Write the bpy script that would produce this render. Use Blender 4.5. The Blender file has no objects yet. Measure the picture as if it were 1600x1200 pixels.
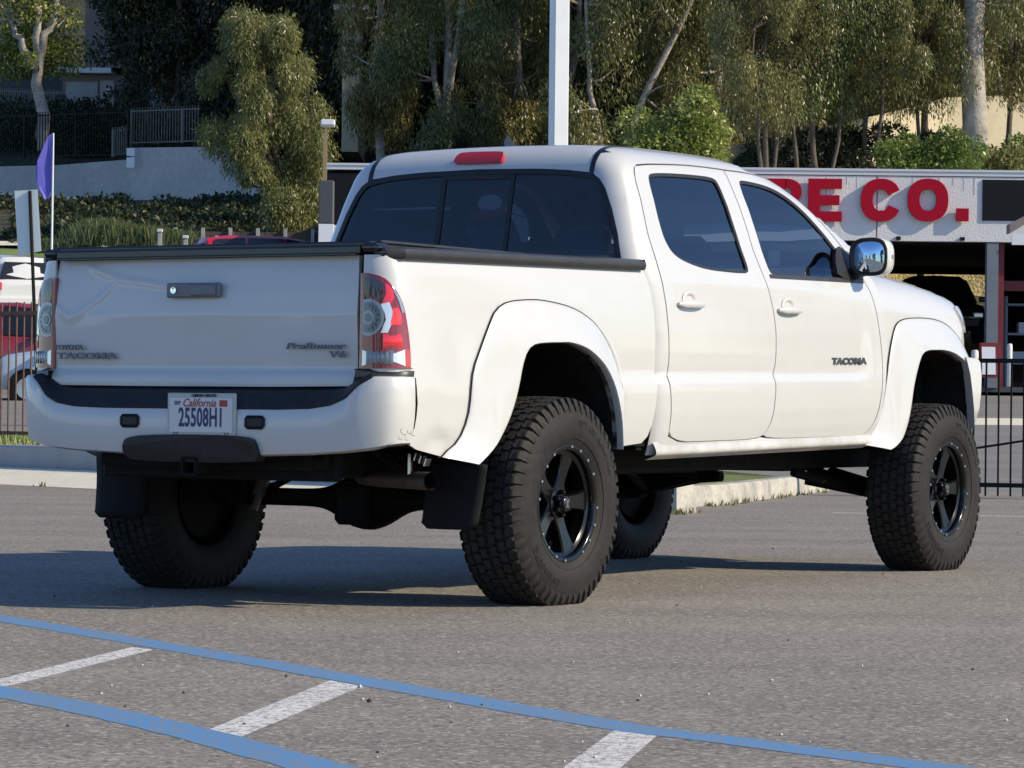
import bpy, math, random
import numpy as np
from mathutils import Vector, Matrix, geometry
rad=math.radians
SC=bpy.context.scene; COL=SC.collection
# ---------------------------------------------------------------- camera
# the scene's origin is on the tarmac below the lens, +Y is the direction of view
CAM_H=.7516
cd=bpy.data.cameras.new('camera'); cam=bpy.data.objects.new('camera',cd); COL.objects.link(cam)
cam.location=(0,0,CAM_H)
_F=Vector((0,math.cos(.0082),math.sin(.0082))); _R=Vector((1,0,0)); _U=_R.cross(_F)
_c,_s=math.cos(.011),math.sin(.011)
_R2=_c*_R+_s*_U; _U2=-_s*_R+_c*_U
cam.matrix_world=Matrix(((_R2.x,_U2.x,-_F.x,0),(_R2.y,_U2.y,-_F.y,0),(_R2.z,_U2.z,-_F.z,CAM_H),(0,0,0,1)))
cd.sensor_width=36; cd.lens=36*5003.4/1600; cd.clip_end=3000; cd.clip_start=.1
SC.camera=cam
# ---------------------------------------------------------------- light
SUN_EL,SUN_AZ=32.0,14.0      # elevation; degrees the sun stands towards the viewer from straight right
w=bpy.data.worlds.new('World'); SC.world=w; w.use_nodes=True
nt=w.node_tree; nt.nodes.clear()
sky=nt.nodes.new('ShaderNodeTexSky'); sky.sky_type='NISHITA'; sky.sun_disc=False
sky.sun_elevation=rad(SUN_EL); sky.sun_rotation=rad(90+SUN_AZ); sky.air_density=1.0; sky.dust_density=.25; sky.ozone_density=2.5
bg=nt.nodes.new('ShaderNodeBackground'); bg.inputs[1].default_value=.134
wo=nt.nodes.new('ShaderNodeOutputWorld'); tint=nt.nodes.new('ShaderNodeMix'); tint.data_type='RGBA'; tint.blend_type='MULTIPLY'; tint.inputs[0].default_value=1; tint.inputs[7].default_value=(.79,.95,1.20,1); nt.links.new(sky.outputs[0],tint.inputs[6]); nt.links.new(tint.outputs[2],bg.inputs[0]); nt.links.new(bg.outputs[0],wo.inputs[0])
sd=bpy.data.lights.new('sun','SUN'); sun=bpy.data.objects.new('sun',sd); COL.objects.link(sun)
sd.energy=5.0; sd.angle=rad(.53); sd.color=(1,.87,.64)
_d=Vector((math.cos(rad(SUN_EL))*math.cos(rad(SUN_AZ)),-math.cos(rad(SUN_EL))*math.sin(rad(SUN_AZ)),math.sin(rad(SUN_EL))))
sun.rotation_euler=_d.to_track_quat('Z','Y').to_euler(); sun.location=(30,-5,30)
SC.view_settings.view_transform='Standard'; SC.view_settings.look='None'; SC.view_settings.exposure=.15; SC.view_settings.gamma=1
SC.cycles.max_bounces=8; SC.cycles.transparent_max_bounces=16

# ---------------------------------------------------------------- helpers
def tag(o,label=None,cat=None,group=None,kind=None):
    if label: o['label']=label
    if cat: o['category']=cat
    if group: o['group']=group
    if kind: o['kind']=kind
    return o
def empty(name,loc=(0,0,0),rz=0,label=None,cat=None,group=None):
    o=bpy.data.objects.new(name,None); COL.objects.link(o); o.location=loc; o.rotation_euler=(0,0,rz); o.empty_display_size=.2
    return tag(o,label,cat,group)
def copy_tree(o,parent=None):
    c=o.copy(); COL.objects.link(c)
    if parent is not None:
        c.parent=parent; c.matrix_parent_inverse=o.matrix_parent_inverse.copy()
    for ch in list(o.children): copy_tree(ch,c)
    return c
def mesh(name,V,Fc,mats,parent=None,smooth=False,mi=None,normals=None,angle=None):
    me=bpy.data.meshes.new(name); V=np.asarray(V,np.float32)
    if isinstance(Fc,np.ndarray):
        n,k=Fc.shape; me.vertices.add(len(V)); me.vertices.foreach_set('co',V.ravel())
        me.loops.add(n*k); me.loops.foreach_set('vertex_index',Fc.astype(np.int32).ravel())
        me.polygons.add(n); me.polygons.foreach_set('loop_start',np.arange(0,n*k,k,dtype=np.int32))
        me.update(calc_edges=True)
    else:
        me.from_pydata([tuple(map(float,v)) for v in V],[],Fc)
    if not isinstance(mats,(list,tuple)): mats=[mats]
    for m in mats: me.materials.append(m)
    if mi is not None: me.polygons.foreach_set('material_index',np.asarray(mi,np.int32))
    if smooth or angle is not None:
        me.polygons.foreach_set('use_smooth',np.ones(len(me.polygons),bool))
        if angle is not None: me.set_sharp_from_angle(angle=rad(angle))
    if normals is not None: me.normals_split_custom_set(normals)
    me.update()
    o=bpy.data.objects.new(name,me); COL.objects.link(o)
    if parent is not None: o.parent=parent
    return o
class MB:
    """collects shapes into one mesh"""
    def __init__(s): s.V=[];s.F=[];s.M=[]
    def add(s,V,F,m=0):
        b=len(s.V); s.V+= [tuple(map(float,v)) for v in V]; s.F+=[[b+i for i in f] for f in F]; s.M+=[m]*len(F); return s
    def box(s,c,d,m=0,R=None,bev=0):
        x,y,z=[q/2 for q in d]
        if bev:
            V=[];b=bev
            P=[(i,j,k) for i in(-1,1) for j in(-1,1) for k in(-1,1)]
            idx={}
            for p in P:
                for a in range(3):
                    q=[p[0]*(x-b),p[1]*(y-b),p[2]*(z-b)]; q[a]+=p[a]*b; idx[(p,a)]=len(V); V.append(q)
            F=[]
            for a in range(3):
                o=[i for i in range(3) if i!=a]
                for sg in(-1,1):
                    ring=[]
                    for u,v in((-1,-1),(1,-1),(1,1),(-1,1)):
                        p=[0,0,0];p[a]=sg;p[o[0]]=u;p[o[1]]=v; ring.append(idx[(tuple(p),a)])
                    flip=(sg<0)^(a==1)
                    F.append(ring[::-1] if flip else ring)
            for a in range(3):
                b1,b2=[i for i in range(3) if i!=a]
                for u in(-1,1):
                    for v in(-1,1):
                        p=[0,0,0];q=[0,0,0];p[a]=-1;q[a]=1
                        for t in(p,q): t[b1]=u;t[b2]=v
                        p=tuple(p);q=tuple(q)
                        f=[idx[(p,b1)],idx[(q,b1)],idx[(q,b2)],idx[(p,b2)]]
                        F.append(f if (u*v>0)^(a==1) else f[::-1])
            for p in P:
                f=[idx[(p,0)],idx[(p,1)],idx[(p,2)]]
                F.append(f if p[0]*p[1]*p[2]>0 else f[::-1])
        else:
            V=[(-x,-y,-z),(x,-y,-z),(x,y,-z),(-x,y,-z),(-x,-y,z),(x,-y,z),(x,y,z),(-x,y,z)]
            F=[(0,3,2,1),(4,5,6,7),(0,1,5,4),(1,2,6,5),(2,3,7,6),(3,0,4,7)]
        V=[Vector(v) for v in V]
        if R is not None: V=[R@v for v in V]
        return s.add([v+Vector(c) for v in V],F,m)
    def tube(s,pts,r,n=10,m=0,caps=True):
        P=[Vector(p) for p in pts]; rs=r if isinstance(r,(list,tuple)) else [r]*len(P)
        V=[];F=[]
        up=Vector((0,0,1)); t0=(P[1]-P[0]).normalized()
        if abs(t0.z)>.9: up=Vector((1,0,0))
        for i,p in enumerate(P):
            t=((P[min(i+1,len(P)-1)]-P[max(i-1,0)])).normalized()
            a=t.cross(up).normalized(); b=a.cross(t).normalized()*-1; up=-b if up.dot(-b)>0 else b
            for k in range(n):
                q=2*math.pi*k/n; V.append(p+(a*math.cos(q)+up*math.sin(q))*rs[i])
        for i in range(len(P)-1):
            for k in range(n):
                k2=(k+1)%n; F.append((i*n+k,i*n+k2,(i+1)*n+k2,(i+1)*n+k))
        if caps: F.append(tuple(range(n))[::-1]); F.append(tuple((len(P)-1)*n+k for k in range(n)))
        return s.add(V,F,m)
    def lathe(s,prof,n=32,m=0,axis='y',c=(0,0,0),closed=False,a0=0,a1=2*math.pi):
        V=[];F=[];full=abs(a1-a0-2*math.pi)<1e-6; N=n if full else n+1
        for k in range(N):
            a=a0+(a1-a0)*k/n; ca,sa=math.cos(a),math.sin(a)
            for r,h in prof:
                if axis=='y': V.append((c[0]+r*ca,c[1]+h,c[2]+r*sa))
                elif axis=='z': V.append((c[0]+r*ca,c[1]+r*sa,c[2]+h))
                else: V.append((c[0]+h,c[1]+r*ca,c[2]+r*sa))
        L=len(prof)
        for k in range(n):
            k2=(k+1)%N
            for i in range(L-1 if not closed else L):
                j=(i+1)%L
                f=(k*L+i,k*L+j,k2*L+j,k2*L+i)
                F.append(f if axis!='y' else f[::-1])
        return s.add(V,F,m)
    def prism(s,poly,lo,hi,f,m=0):
        """poly 2D list, f(u,v,h)->3D"""
        n=len(poly); V=[f(u,v,lo) for u,v in poly]+[f(u,v,hi) for u,v in poly]
        F=[tuple(range(n))[::-1],tuple(range(n,2*n))]+[(i,(i+1)%n,n+(i+1)%n,n+i) for i in range(n)]
        return s.add(V,F,m)
    def build(s,name,mats,parent=None,smooth=False,angle=35):
        o=mesh(name,s.V,s.F,mats,parent,mi=s.M,angle=angle if smooth else None)
        return o
def grid_mesh(name,P,mat,parent=None,smooth=True,closed=False,angle=None,mi=None):
    P=np.asarray(P,float); n,m=P.shape[:2]
    F=[]
    for i in range(n-1 if not closed else n):
        i2=(i+1)%n
        for j in range(m-1): F.append((i*m+j,i2*m+j,i2*m+j+1,i*m+j+1))
    return mesh(name,P.reshape(-1,3),F,mat,parent,smooth=smooth,angle=angle,mi=mi)
# node material helper
def mat(name,col=(.5,.5,.5),rough=.5,metal=0,spec=.5,coat=0,coat_r=.05,noise=None,noise2=None,bump=None,emit=None,trans=0,alpha=1,sheen=0):
    """noise=(scale,amount 0..1 towards col2,col2[,detail]); bump=(scale,strength,distance)"""
    m=bpy.data.materials.new(name); m.use_nodes=True; t=m.node_tree; b=t.nodes['Principled BSDF']
    b.inputs['Base Color'].default_value=(*col,1); b.inputs['Roughness'].default_value=rough; b.inputs['Metallic'].default_value=metal
    b.inputs['Specular IOR Level'].default_value=spec; b.inputs['Coat Weight'].default_value=coat; b.inputs['Coat Roughness'].default_value=coat_r
    b.inputs['Transmission Weight'].default_value=trans; b.inputs['Alpha'].default_value=alpha
    if emit: b.inputs['Emission Color'].default_value=(*emit[0],1); b.inputs['Emission Strength'].default_value=emit[1]
    tc=t.nodes.new('ShaderNodeTexCoord'); last=None
    for nz in (noise,noise2):
        if not nz: continue
        n=t.nodes.new('ShaderNodeTexNoise'); n.inputs['Scale'].default_value=nz[0]; n.inputs['Detail'].default_value=nz[3] if len(nz)>3 else 5
        n.inputs['Roughness'].default_value=.62
        t.links.new(tc.outputs['Object'],n.inputs['Vector'])
        r=t.nodes.new('ShaderNodeMapRange'); r.inputs[1].default_value=.38; r.inputs[2].default_value=.66; r.inputs[3].default_value=0; r.inputs[4].default_value=nz[1]
        t.links.new(n.outputs['Fac'],r.inputs[0])
        mx=t.nodes.new('ShaderNodeMix'); mx.data_type='RGBA'; mx.inputs[7].default_value=(*nz[2],1)
        if last is None: mx.inputs[6].default_value=(*col,1)
        else: t.links.new(last,mx.inputs[6])
        t.links.new(r.outputs[0],mx.inputs[0]); last=mx.outputs[2]
    if last is not None: t.links.new(last,b.inputs['Base Color'])
    if bump:
        n=t.nodes.new('ShaderNodeTexNoise'); n.inputs['Scale'].default_value=bump[0]; n.inputs['Detail'].default_value=4
        t.links.new(tc.outputs['Object'],n.inputs['Vector'])
        bp=t.nodes.new('ShaderNodeBump'); bp.inputs['Strength'].default_value=bump[1]; bp.inputs['Distance'].default_value=bump[2]
        t.links.new(n.outputs['Fac'],bp.inputs['Height']); t.links.new(bp.outputs[0],b.inputs['Normal'])
    return m
def glass(name,tint,refl=1.5,rough=.0):
    m=bpy.data.materials.new(name); m.use_nodes=True; t=m.node_tree; t.nodes.clear()
    o=t.nodes.new('ShaderNodeOutputMaterial'); tr=t.nodes.new('ShaderNodeBsdfTransparent'); tr.inputs[0].default_value=(*tint,1)
    g=t.nodes.new('ShaderNodeBsdfGlossy'); g.inputs['Roughness'].default_value=rough; g.inputs[0].default_value=(1,1,1,1)
    f=t.nodes.new('ShaderNodeFresnel'); f.inputs[0].default_value=refl
    mx=t.nodes.new('ShaderNodeMixShader'); t.links.new(f.outputs[0],mx.inputs[0]); t.links.new(tr.outputs[0],mx.inputs[1]); t.links.new(g.outputs[0],mx.inputs[2])
    t.links.new(mx.outputs[0],o.inputs[0]); return m
def text_geo(txt,size=1,extrude=.02,xs=1,offset=0,bevel=0,spacing=1,shear=0):
    cu=bpy.data.curves.new('txt','FONT'); cu.body=txt; cu.size=size; cu.extrude=extrude; cu.offset=offset; cu.align_x='CENTER'; cu.align_y='CENTER'
    cu.bevel_depth=bevel; cu.space_character=spacing; cu.resolution_u=3; cu.shear=shear
    o=bpy.data.objects.new('txt',cu); COL.objects.link(o); bpy.context.view_layer.update()
    me=bpy.data.meshes.new_from_object(o.evaluated_get(bpy.context.evaluated_depsgraph_get()))
    V=[(v.co.x*xs,v.co.y,v.co.z) for v in me.vertices]; F=[tuple(p.vertices) for p in me.polygons]
    bpy.data.objects.remove(o); bpy.data.meshes.remove(me); bpy.data.curves.remove(cu)
    return V,F
import numpy as np
SHEAR=.02
def smax(a,b,k):
    h=np.maximum(k-np.abs(a-b),0)/k
    return np.maximum(a,b)+h*h*k*.25
def smin(a,b,k): return -smax(-a,-b,k)
_pz=np.array([.40,.56,.62,.70,.78,.83,.865,.90,.95,1.05,1.15,1.25,1.31,1.36,1.45,1.60,1.75,1.90,2.1])
_py=np.array([.82,.858,.872,.883,.887,.887,.867,.8715,.8745,.8765,.872,.860,.846,.828,.795,.741,.684,.620,.52])
_py2=np.array([.82,.858,.872,.882,.886,.8865,.8855,.8845,.883,.880,.874,.860,.846,.828,.795,.741,.684,.620,.52])
_g=np.linspace(.4,2.1,341)
def _sm(a):
    v=np.interp(_g,_pz,a); k=np.hanning(11)**2; k/=k.sum(); 
    vp=np.concatenate([np.full(5,v[0]),v,np.full(5,v[-1])]); return np.convolve(vp,k,'valid')
_c1=_sm(_py); _c2=_sm(_py2)
def ys(x,z):
    t=np.clip((x-.35)/.35,0,1)*np.clip((3.02-x)/.15,0,1); t=t*t*(3-2*t)
    return t*np.interp(z,_g,_c1)+(1-t)*np.interp(z,_g,_c2)-.02*np.clip((1.6-z)/.3,0,1)
def F_cab(x,y,z):
    ay=np.abs(y)
    side=(ay-ys(x,z))*.95
    side=side+np.clip(x-2.3,0,9)**2*.012
    xr=np.interp(z,[1.0,1.15,1.25,1.33,1.40,1.75,1.9],[.90,.885,.86,.835,.845,.915,.96])
    rear=(xr-x-.015*(1-(ay/.8)**2))*.98
    roof=z-(1.852-.015*(ay/.6)**2-.07*np.clip(1.3-x,0,9)**2-.04*np.clip(x-1.5,0,9)**2)
    wind=((z-1.862)+(x-2.24)*.44+.04*(ay/.7)**2)/1.09
    a=smax(side,rear,.12)
    b=smax(roof,wind,.12)
    return smax(a,b,.125-.055*np.clip(x-1.6,0,1))
def F_low(x,y,z):
    ay=np.abs(y)
    side=(ay-ys(x,np.minimum(z,1.31)))+ .05*np.clip(x-3.6,0,9)**2
    zh=1.385-.035*(x-2.8)-.07*np.clip(x-3.2,0,9)**2-.05*(ay/.85)**2+.02*np.exp(-((ay-.55)/.2)**2)
    top=z-zh
    fr=x-(4.50-.27*(ay/.85)**4-.10*np.clip(z-1.0,0,9))
    rear=.93-x
    a=smax(side,top,.16)
    a=smax(a,fr,.16)
    return smax(a,rear,.14)
def F_body(x,y,z):
    return smin(F_cab(x,y,z),F_low(x,y,z),.06)
def F_bed(x,y,z):
    ay=np.abs(y)
    side=ay-ys(x,z)
    rear=(-1.04+.012*np.clip(z-.85,0,9)-x)
    return smax(side,rear,.13)
def cast(F,a,b,axis,s=-1,lo=0.0,hi=1.2):
    """axis 'side': (a,b)=(x,z); find |y| ; 'rear': (y,z) find x marching from lo(outside) to hi; 'top': (x,y) find z"""
    a=np.asarray(a,float); b=np.asarray(b,float)
    def f(t):
        if axis=='side': return F(a,s*t,b)
        if axis=='rear': return F(t,a,b)
        if axis=='top': return F(a,b,t)
    # outermost root: scan from outside
    N=60
    ts=np.linspace(hi,lo,N) if axis!='rear' else np.linspace(lo,hi,N)
    to=np.full(a.shape,ts[-1]); ti=np.full(a.shape,ts[-1]); found=np.zeros(a.shape,bool)
    prev=np.full(a.shape,ts[0])
    for t in ts[1:]:
        v=f(np.full(a.shape,t))
        m=(v<0)&~found
        to=np.where(m,prev,to); ti=np.where(m,t,ti); found|=m
        prev=np.full(a.shape,t)
    for _ in range(26):
        mid=(to+ti)/2; v=f(mid)
        ti=np.where(v<0,mid,ti); to=np.where(v<0,to,mid)
    t=(to+ti)/2
    if axis=='side': return np.stack([a,s*t,b],-1)
    if axis=='rear': return np.stack([t,a,b],-1)
    return np.stack([a,b,t],-1)
def grad(F,P,h=2e-3):
    x,y,z=P[...,0],P[...,1],P[...,2]
    g=np.stack([F(x+h,y,z)-F(x-h,y,z),F(x,y+h,z)-F(x,y-h,z),F(x,y,z+h)-F(x,y,z-h)],-1)
    return g/np.maximum(np.linalg.norm(g,axis=-1,keepdims=True),1e-9)
def shear(P):
    P=np.array(P,float); P[...,2]+=SHEAR*(P[...,0]+1.1); return P
def unshear(P):
    P=np.array(P,float); P[...,2]-=SHEAR*(P[...,0]+1.1); return P
# ---------------------------------------------------------------- materials of the truck
M={}
M['paint']=mat('white_paint',(.545,.545,.533),.40,coat=.8,coat_r=.06,noise=(1.6,.35,(.585,.58,.56)),noise2=(9,.12,(.48,.45,.40)))
M['paint'].node_tree.nodes['Principled BSDF'].inputs['Coat IOR'].default_value=1.5
M['paint_dirty']=mat('dusty_white_paint',(.60,.59,.57),.45,coat=.5,noise=(3,.6,(.36,.33,.28)),noise2=(14,.25,(.2,.17,.14)))
M['black']=mat('black_plastic',(.016,.016,.018),.42,noise=(30,.5,(.03,.03,.032)),bump=(260,.25,.002))
M['gloss_black']=mat('gloss_black',(.006,.006,.007),.28,coat=.3)
M['rail']=mat('bed_rail_plastic',(.022,.022,.023),.42,noise=(12,.6,(.04,.04,.04)),bump=(300,.2,.002))
M['rubber']=mat('rubber',(.010,.010,.011),.7)
M['tyre']=mat('tyre_rubber',(.013,.0125,.012),.66,noise=(6,.8,(.024,.0225,.0205)),noise2=(40,.3,(.045,.041,.035)),bump=(120,.15,.002))
M['tyre_tread']=mat('tyre_tread',(.015,.0145,.014),.75,noise=(9,.8,(.034,.031,.027)),noise2=(55,.4,(.05,.046,.04)))
M['rim']=mat('satin_black_rim',(.004,.004,.0045),.17,spec=.42)
M['steel']=mat('bright_steel',(.62,.62,.62),.22,metal=1)
M['chrome']=mat('chrome',(.75,.76,.78),.08,metal=1)
M['under']=mat('underbody',(.008,.008,.008),.75,noise=(14,.6,(.018,.016,.014)),bump=(60,.4,.004))
M['liner']=mat('arch_liner',(.012,.0115,.011),.8,noise=(10,.7,(.03,.028,.024)),bump=(40,.4,.006))
M['exhaust']=mat('exhaust_steel',(.12,.095,.08),.5,metal=.7,noise=(20,.8,(.10,.07,.05)))
M['glass_t']=glass('tinted_glass',(.15,.20,.27),1.7)
M['glass_r']=glass('dark_tinted_glass',(.36,.44,.54),1.6)
M['glass_c']=glass('clear_glass',(.62,.70,.70),1.52)
M['seat']=mat('seat_cloth',(.07,.07,.075),.85,bump=(200,.3,.003))
M['dash']=mat('dash',(.03,.03,.033),.6)
M['red']=mat('red_lens',(.50,.012,.018),.12,coat=1)
M['red_dark']=mat('dark_red_lens',(.24,.008,.014),.10,coat=1)
M['red_bright']=mat('bright_red_reflector',(.85,.03,.04),.2,coat=1)
M['bowl']=mat('lamp_bowl_dark',(.13,.15,.17),.3,metal=.3,coat=1)
M['lens_grey']=mat('grey_lamp_reflector',(.27,.31,.34),.25,metal=.3,coat=1)
M['lens_white']=mat('white_lamp_reflector',(.80,.82,.84),.15,metal=.4,coat=1)
M['lens_smoke']=mat('smoked_lens',(.045,.03,.03),.1,coat=1)
M['plate']=mat('plate_white',(.62,.62,.62),.35)
M['plate_frame']=mat('plate_frame',(.46,.46,.42),.3)
M['navy']=mat('navy_ink',(.012,.02,.11),.4)
M['inkred']=mat('red_ink',(.35,.03,.03),.4)
M['grey_plastic']=mat('grey_plastic',(.14,.15,.165),.4,noise=(60,.5,(.19,.2,.21)),bump=(300,.3,.002))
M['badge']=mat('badge_chrome',(.10,.11,.14),.28,metal=.6)
M['badge_side']=mat('badge_dark',(.06,.06,.07),.3,metal=.3)
M['mirror']=mat('mirror_glass',(.55,.70,.85),.01,metal=1)
# ---------------------------------------------------------------- panel tool
def chaikin(P,n=2,keep=()):
    P=[tuple(p) for p in P]; K=[i in keep for i in range(len(P))]
    for _ in range(n):
        Q=[];KQ=[]
        L=len(P)
        for i in range(L):
            a,b,c=P[i-1],P[i],P[(i+1)%L]
            if K[i]: Q.append(b);KQ.append(True)
            else:
                Q.append((.25*a[0]+.75*b[0],.25*a[1]+.75*b[1]));Q.append((.25*c[0]+.75*b[0],.25*c[1]+.75*b[1]));KQ+=[False,False]
        P,K=Q,KQ
    return P
def resample(P,sp):
    out=[]
    L=len(P)
    for i in range(L):
        a,b=np.array(P[i]),np.array(P[(i+1)%L]); d=np.linalg.norm(b-a)
        if d<1e-7: continue
        n=max(1,int(math.ceil(d/sp)))
        for k in range(n): out.append(tuple(a+(b-a)*k/n))
    return out
def spline_open(P,n):
    """Catmull-Rom through open points, n samples evenly spaced"""
    P=np.asarray(P,float); Q=np.vstack([2*P[0]-P[1],P,2*P[-1]-P[-2]]); out=[]
    for i in range(1,len(Q)-2):
        for t in np.linspace(0,1,12,endpoint=False):
            a,b,c,d=Q[i-1],Q[i],Q[i+1],Q[i+2]
            out.append(.5*((2*b)+(-a+c)*t+(2*a-5*b+4*c-d)*t*t+(-a+3*b-3*c+d)*t**3))
    out.append(P[-1]); out=np.array(out); s=np.concatenate([[0],np.cumsum(np.linalg.norm(np.diff(out,axis=0),axis=1))])
    u=np.linspace(0,s[-1],n); return np.stack([np.interp(u,s,out[:,k]) for k in range(out.shape[1])],-1)
def inside(pts,poly):
    x,y=pts[:,0],pts[:,1]; c=np.zeros(len(pts),bool); n=len(poly)
    for i in range(n):
        x1,y1=poly[i-1];x2,y2=poly[i]
        if y1==y2: continue
        m=((y1>y)!=(y2>y))&(x<(x2-x1)*(y-y1)/(y2-y1)+x1); c^=m
    return c
def shrink(P,d):
    """move a closed polygon inwards by d"""
    P=np.asarray(P,float); area=.5*np.sum(P[:,0]*np.roll(P[:,1],-1)-np.roll(P[:,0],-1)*P[:,1])
    sg=1 if area>0 else -1
    t=np.roll(P,-1,0)-np.roll(P,1,0); l=np.linalg.norm(t,axis=1,keepdims=True); t/=np.maximum(l,1e-9)
    n=np.stack([-t[:,1],t[:,0]],1)*sg; return [tuple(p) for p in P+n*d]
def panel(name,outline,F,axis,mt,parent,s=-1,holes=(),sp=.03,off=0,rim=.012,lo=0.,hi=1.2,disp=None,rimmat=None,hole_rim=True):
    loops=[resample(outline,sp)]+[resample(h,sp) for h in holes]
    A=np.array(loops[0]); mn,mx=A.min(0),A.max(0)
    gx=np.arange(mn[0]+sp/2,mx[0],sp); gy=np.arange(mn[1]+sp/2,mx[1],sp*.87)
    G=np.array([(x+(sp/2 if j%2 else 0),y) for j,y in enumerate(gy) for x in gx])
    m=inside(G,loops[0])
    for h in loops[1:]: m&=~inside(G,h)
    G=G[m]
    B=np.vstack([np.array(l) for l in loops])
    if len(G):
        keep=np.ones(len(G),bool)
        for i in range(0,len(G),500):
            d=np.linalg.norm(G[i:i+500,None]-B[None],axis=2).min(1); keep[i:i+500]=d>sp*.55
        G=G[keep]
    pts=np.vstack([B,G]) if len(G) else B
    edges=[];b=0
    for l in loops:
        n=len(l); edges+=[(b+i,b+(i+1)%n) for i in range(n)]; b+=n
    r=geometry.delaunay_2d_cdt([Vector(p) for p in pts],edges,[],0,1e-6)
    ov=np.array([tuple(v) for v in r[0]]); tri=[list(f) for f in r[2]]
    cen=np.array([ov[f].mean(0) for f in tri]); k=inside(cen,loops[0])
    for h in loops[1:]: k&=~inside(cen,h)
    tri=[f for f,q in zip(tri,k) if q]
    P=cast(F,ov[:,0],ov[:,1],axis,s,lo,hi); N=grad(F,P)
    if disp is not None:
        dd=disp(P); h=1e-3
        P=P+N*dd[:,None]
    P=P+N*off
    if disp is not None:   # normals from the displaced triangles
        Nn=np.zeros_like(P)
        T=np.array(tri); fn=np.cross(P[T[:,1]]-P[T[:,0]],P[T[:,2]]-P[T[:,0]])
        for j in range(3): np.add.at(Nn,T[:,j],fn)
        sg=np.sign((Nn*N).sum(1,keepdims=True)); N=Nn*sg/np.maximum(np.linalg.norm(Nn,axis=1,keepdims=True),1e-12)
    # orientation
    T=np.array(tri); ar=(ov[T[:,1],0]-ov[T[:,0],0])*(ov[T[:,2],1]-ov[T[:,0],1])-(ov[T[:,1],1]-ov[T[:,0],1])*(ov[T[:,2],0]-ov[T[:,0],0])
    T=np.where((ar<0)[:,None],T[:,::-1],T); fn=np.cross(P[T[:,1]]-P[T[:,0]],P[T[:,2]]-P[T[:,0]])
    if (fn*N[T[:,0]]).sum()<0: T=T[:,::-1]
    fixed=[list(map(int,f)) for f in T]
    V=list(P); Fc=[tuple(f) for f in fixed]; LN=[tuple(N[i]) for f in fixed for i in f]; mi=[0]*len(Fc)
    if rim:
        ec={}
        for f in fixed:
            for i in range(3):
                a,b=f[i],f[(i+1)%3]; ec[(a,b)]=ec.get((a,b),0)+1
        bd=[(a,b) for (a,b) in ec if (b,a) not in ec]
        inner={}
        for a,b in bd:
            for v in (a,b):
                if v not in inner: inner[v]=len(V); V.append(P[v]-N[v]*rim)
        for a,b in bd:
            f=(b,a,inner[a],inner[b]); Fc.append(f); mi.append(0 if rimmat is None else 1)
            fn=np.cross(V[a]-V[b],V[inner[a]]-V[b]); fn/=max(np.linalg.norm(fn),1e-12); LN+=[tuple(fn)]*4
    V=shear(np.array(V))
    mats=[mt] if rimmat is None else [mt,rimmat]
    return mesh(name,V,Fc,mats,parent,smooth=True,mi=mi,normals=LN)
def mirror_y(o,parent,name=None):
    """the same part on the other flank: its own mesh, mirrored"""
    me=o.data; V=np.zeros(len(me.vertices)*3,np.float32); me.vertices.foreach_get('co',V); V=V.reshape(-1,3)*np.array([1,-1,1])
    Fc=[tuple(p.vertices)[::-1] for p in me.polygons]; mi=[p.material_index for p in me.polygons]
    c=mesh(name or o.name.split('.')[0],V,Fc,list(me.materials),parent,mi=mi,angle=40)
    for k in ('label',):
        if k in o: c[k]=o[k]
    return c

for k,v in (('under',.12),('liner',.12),('rubber',.15),('tyre',.22),('tyre_tread',.2),('exhaust',.3),('black',.3),('dash',.2)): M[k].node_tree.nodes['Principled BSDF'].inputs['Specular IOR Level'].default_value=v
# ---------------------------------------------------------------- the truck; its own frame: x forward from the rear axle, y left, z up
YAW=.5487
TX,TY=( 10.7143*math.sin(YAW)-7.2784*math.cos(YAW), 10.7143*math.cos(YAW)+7.2784*math.sin(YAW))
truck=empty('pickup_truck',(TX,TY,0),math.pi/2-YAW,'lifted white four-door pickup truck with black wheels parked on the tarmac','pickup truck')
WB,HUB,TR,TC=3.64,.3916,.4165,.862
def sh(x,y,z): return (x,y,z+SHEAR*(x+1.1))
def interp_curve(P,n): return spline_open(P,n)
def corner_curve(F,zs,x0,y0,s=-1):
    out=[]; yf=y0
    for z in zs:
        y0=yf if yf is not None else float(ys(.9,z))-.03-(x0-float(np.interp(z,[1.0,1.15,1.25,1.33,1.40,1.75,1.9],[.90,.885,.86,.835,.845,.915,.96]))-.03)
        lo,hi=0.,.9
        a,b=0.,.9
        for _ in range(40):
            m=(a+b)/2
            if F(np.array(x0-m*.7071),np.array(s*(y0+m*.7071)),np.array(z))<0: a=m
            else: b=m
        out.append((x0-a*.7071,y0+a*.7071,z))
    return np.array(out)
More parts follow.
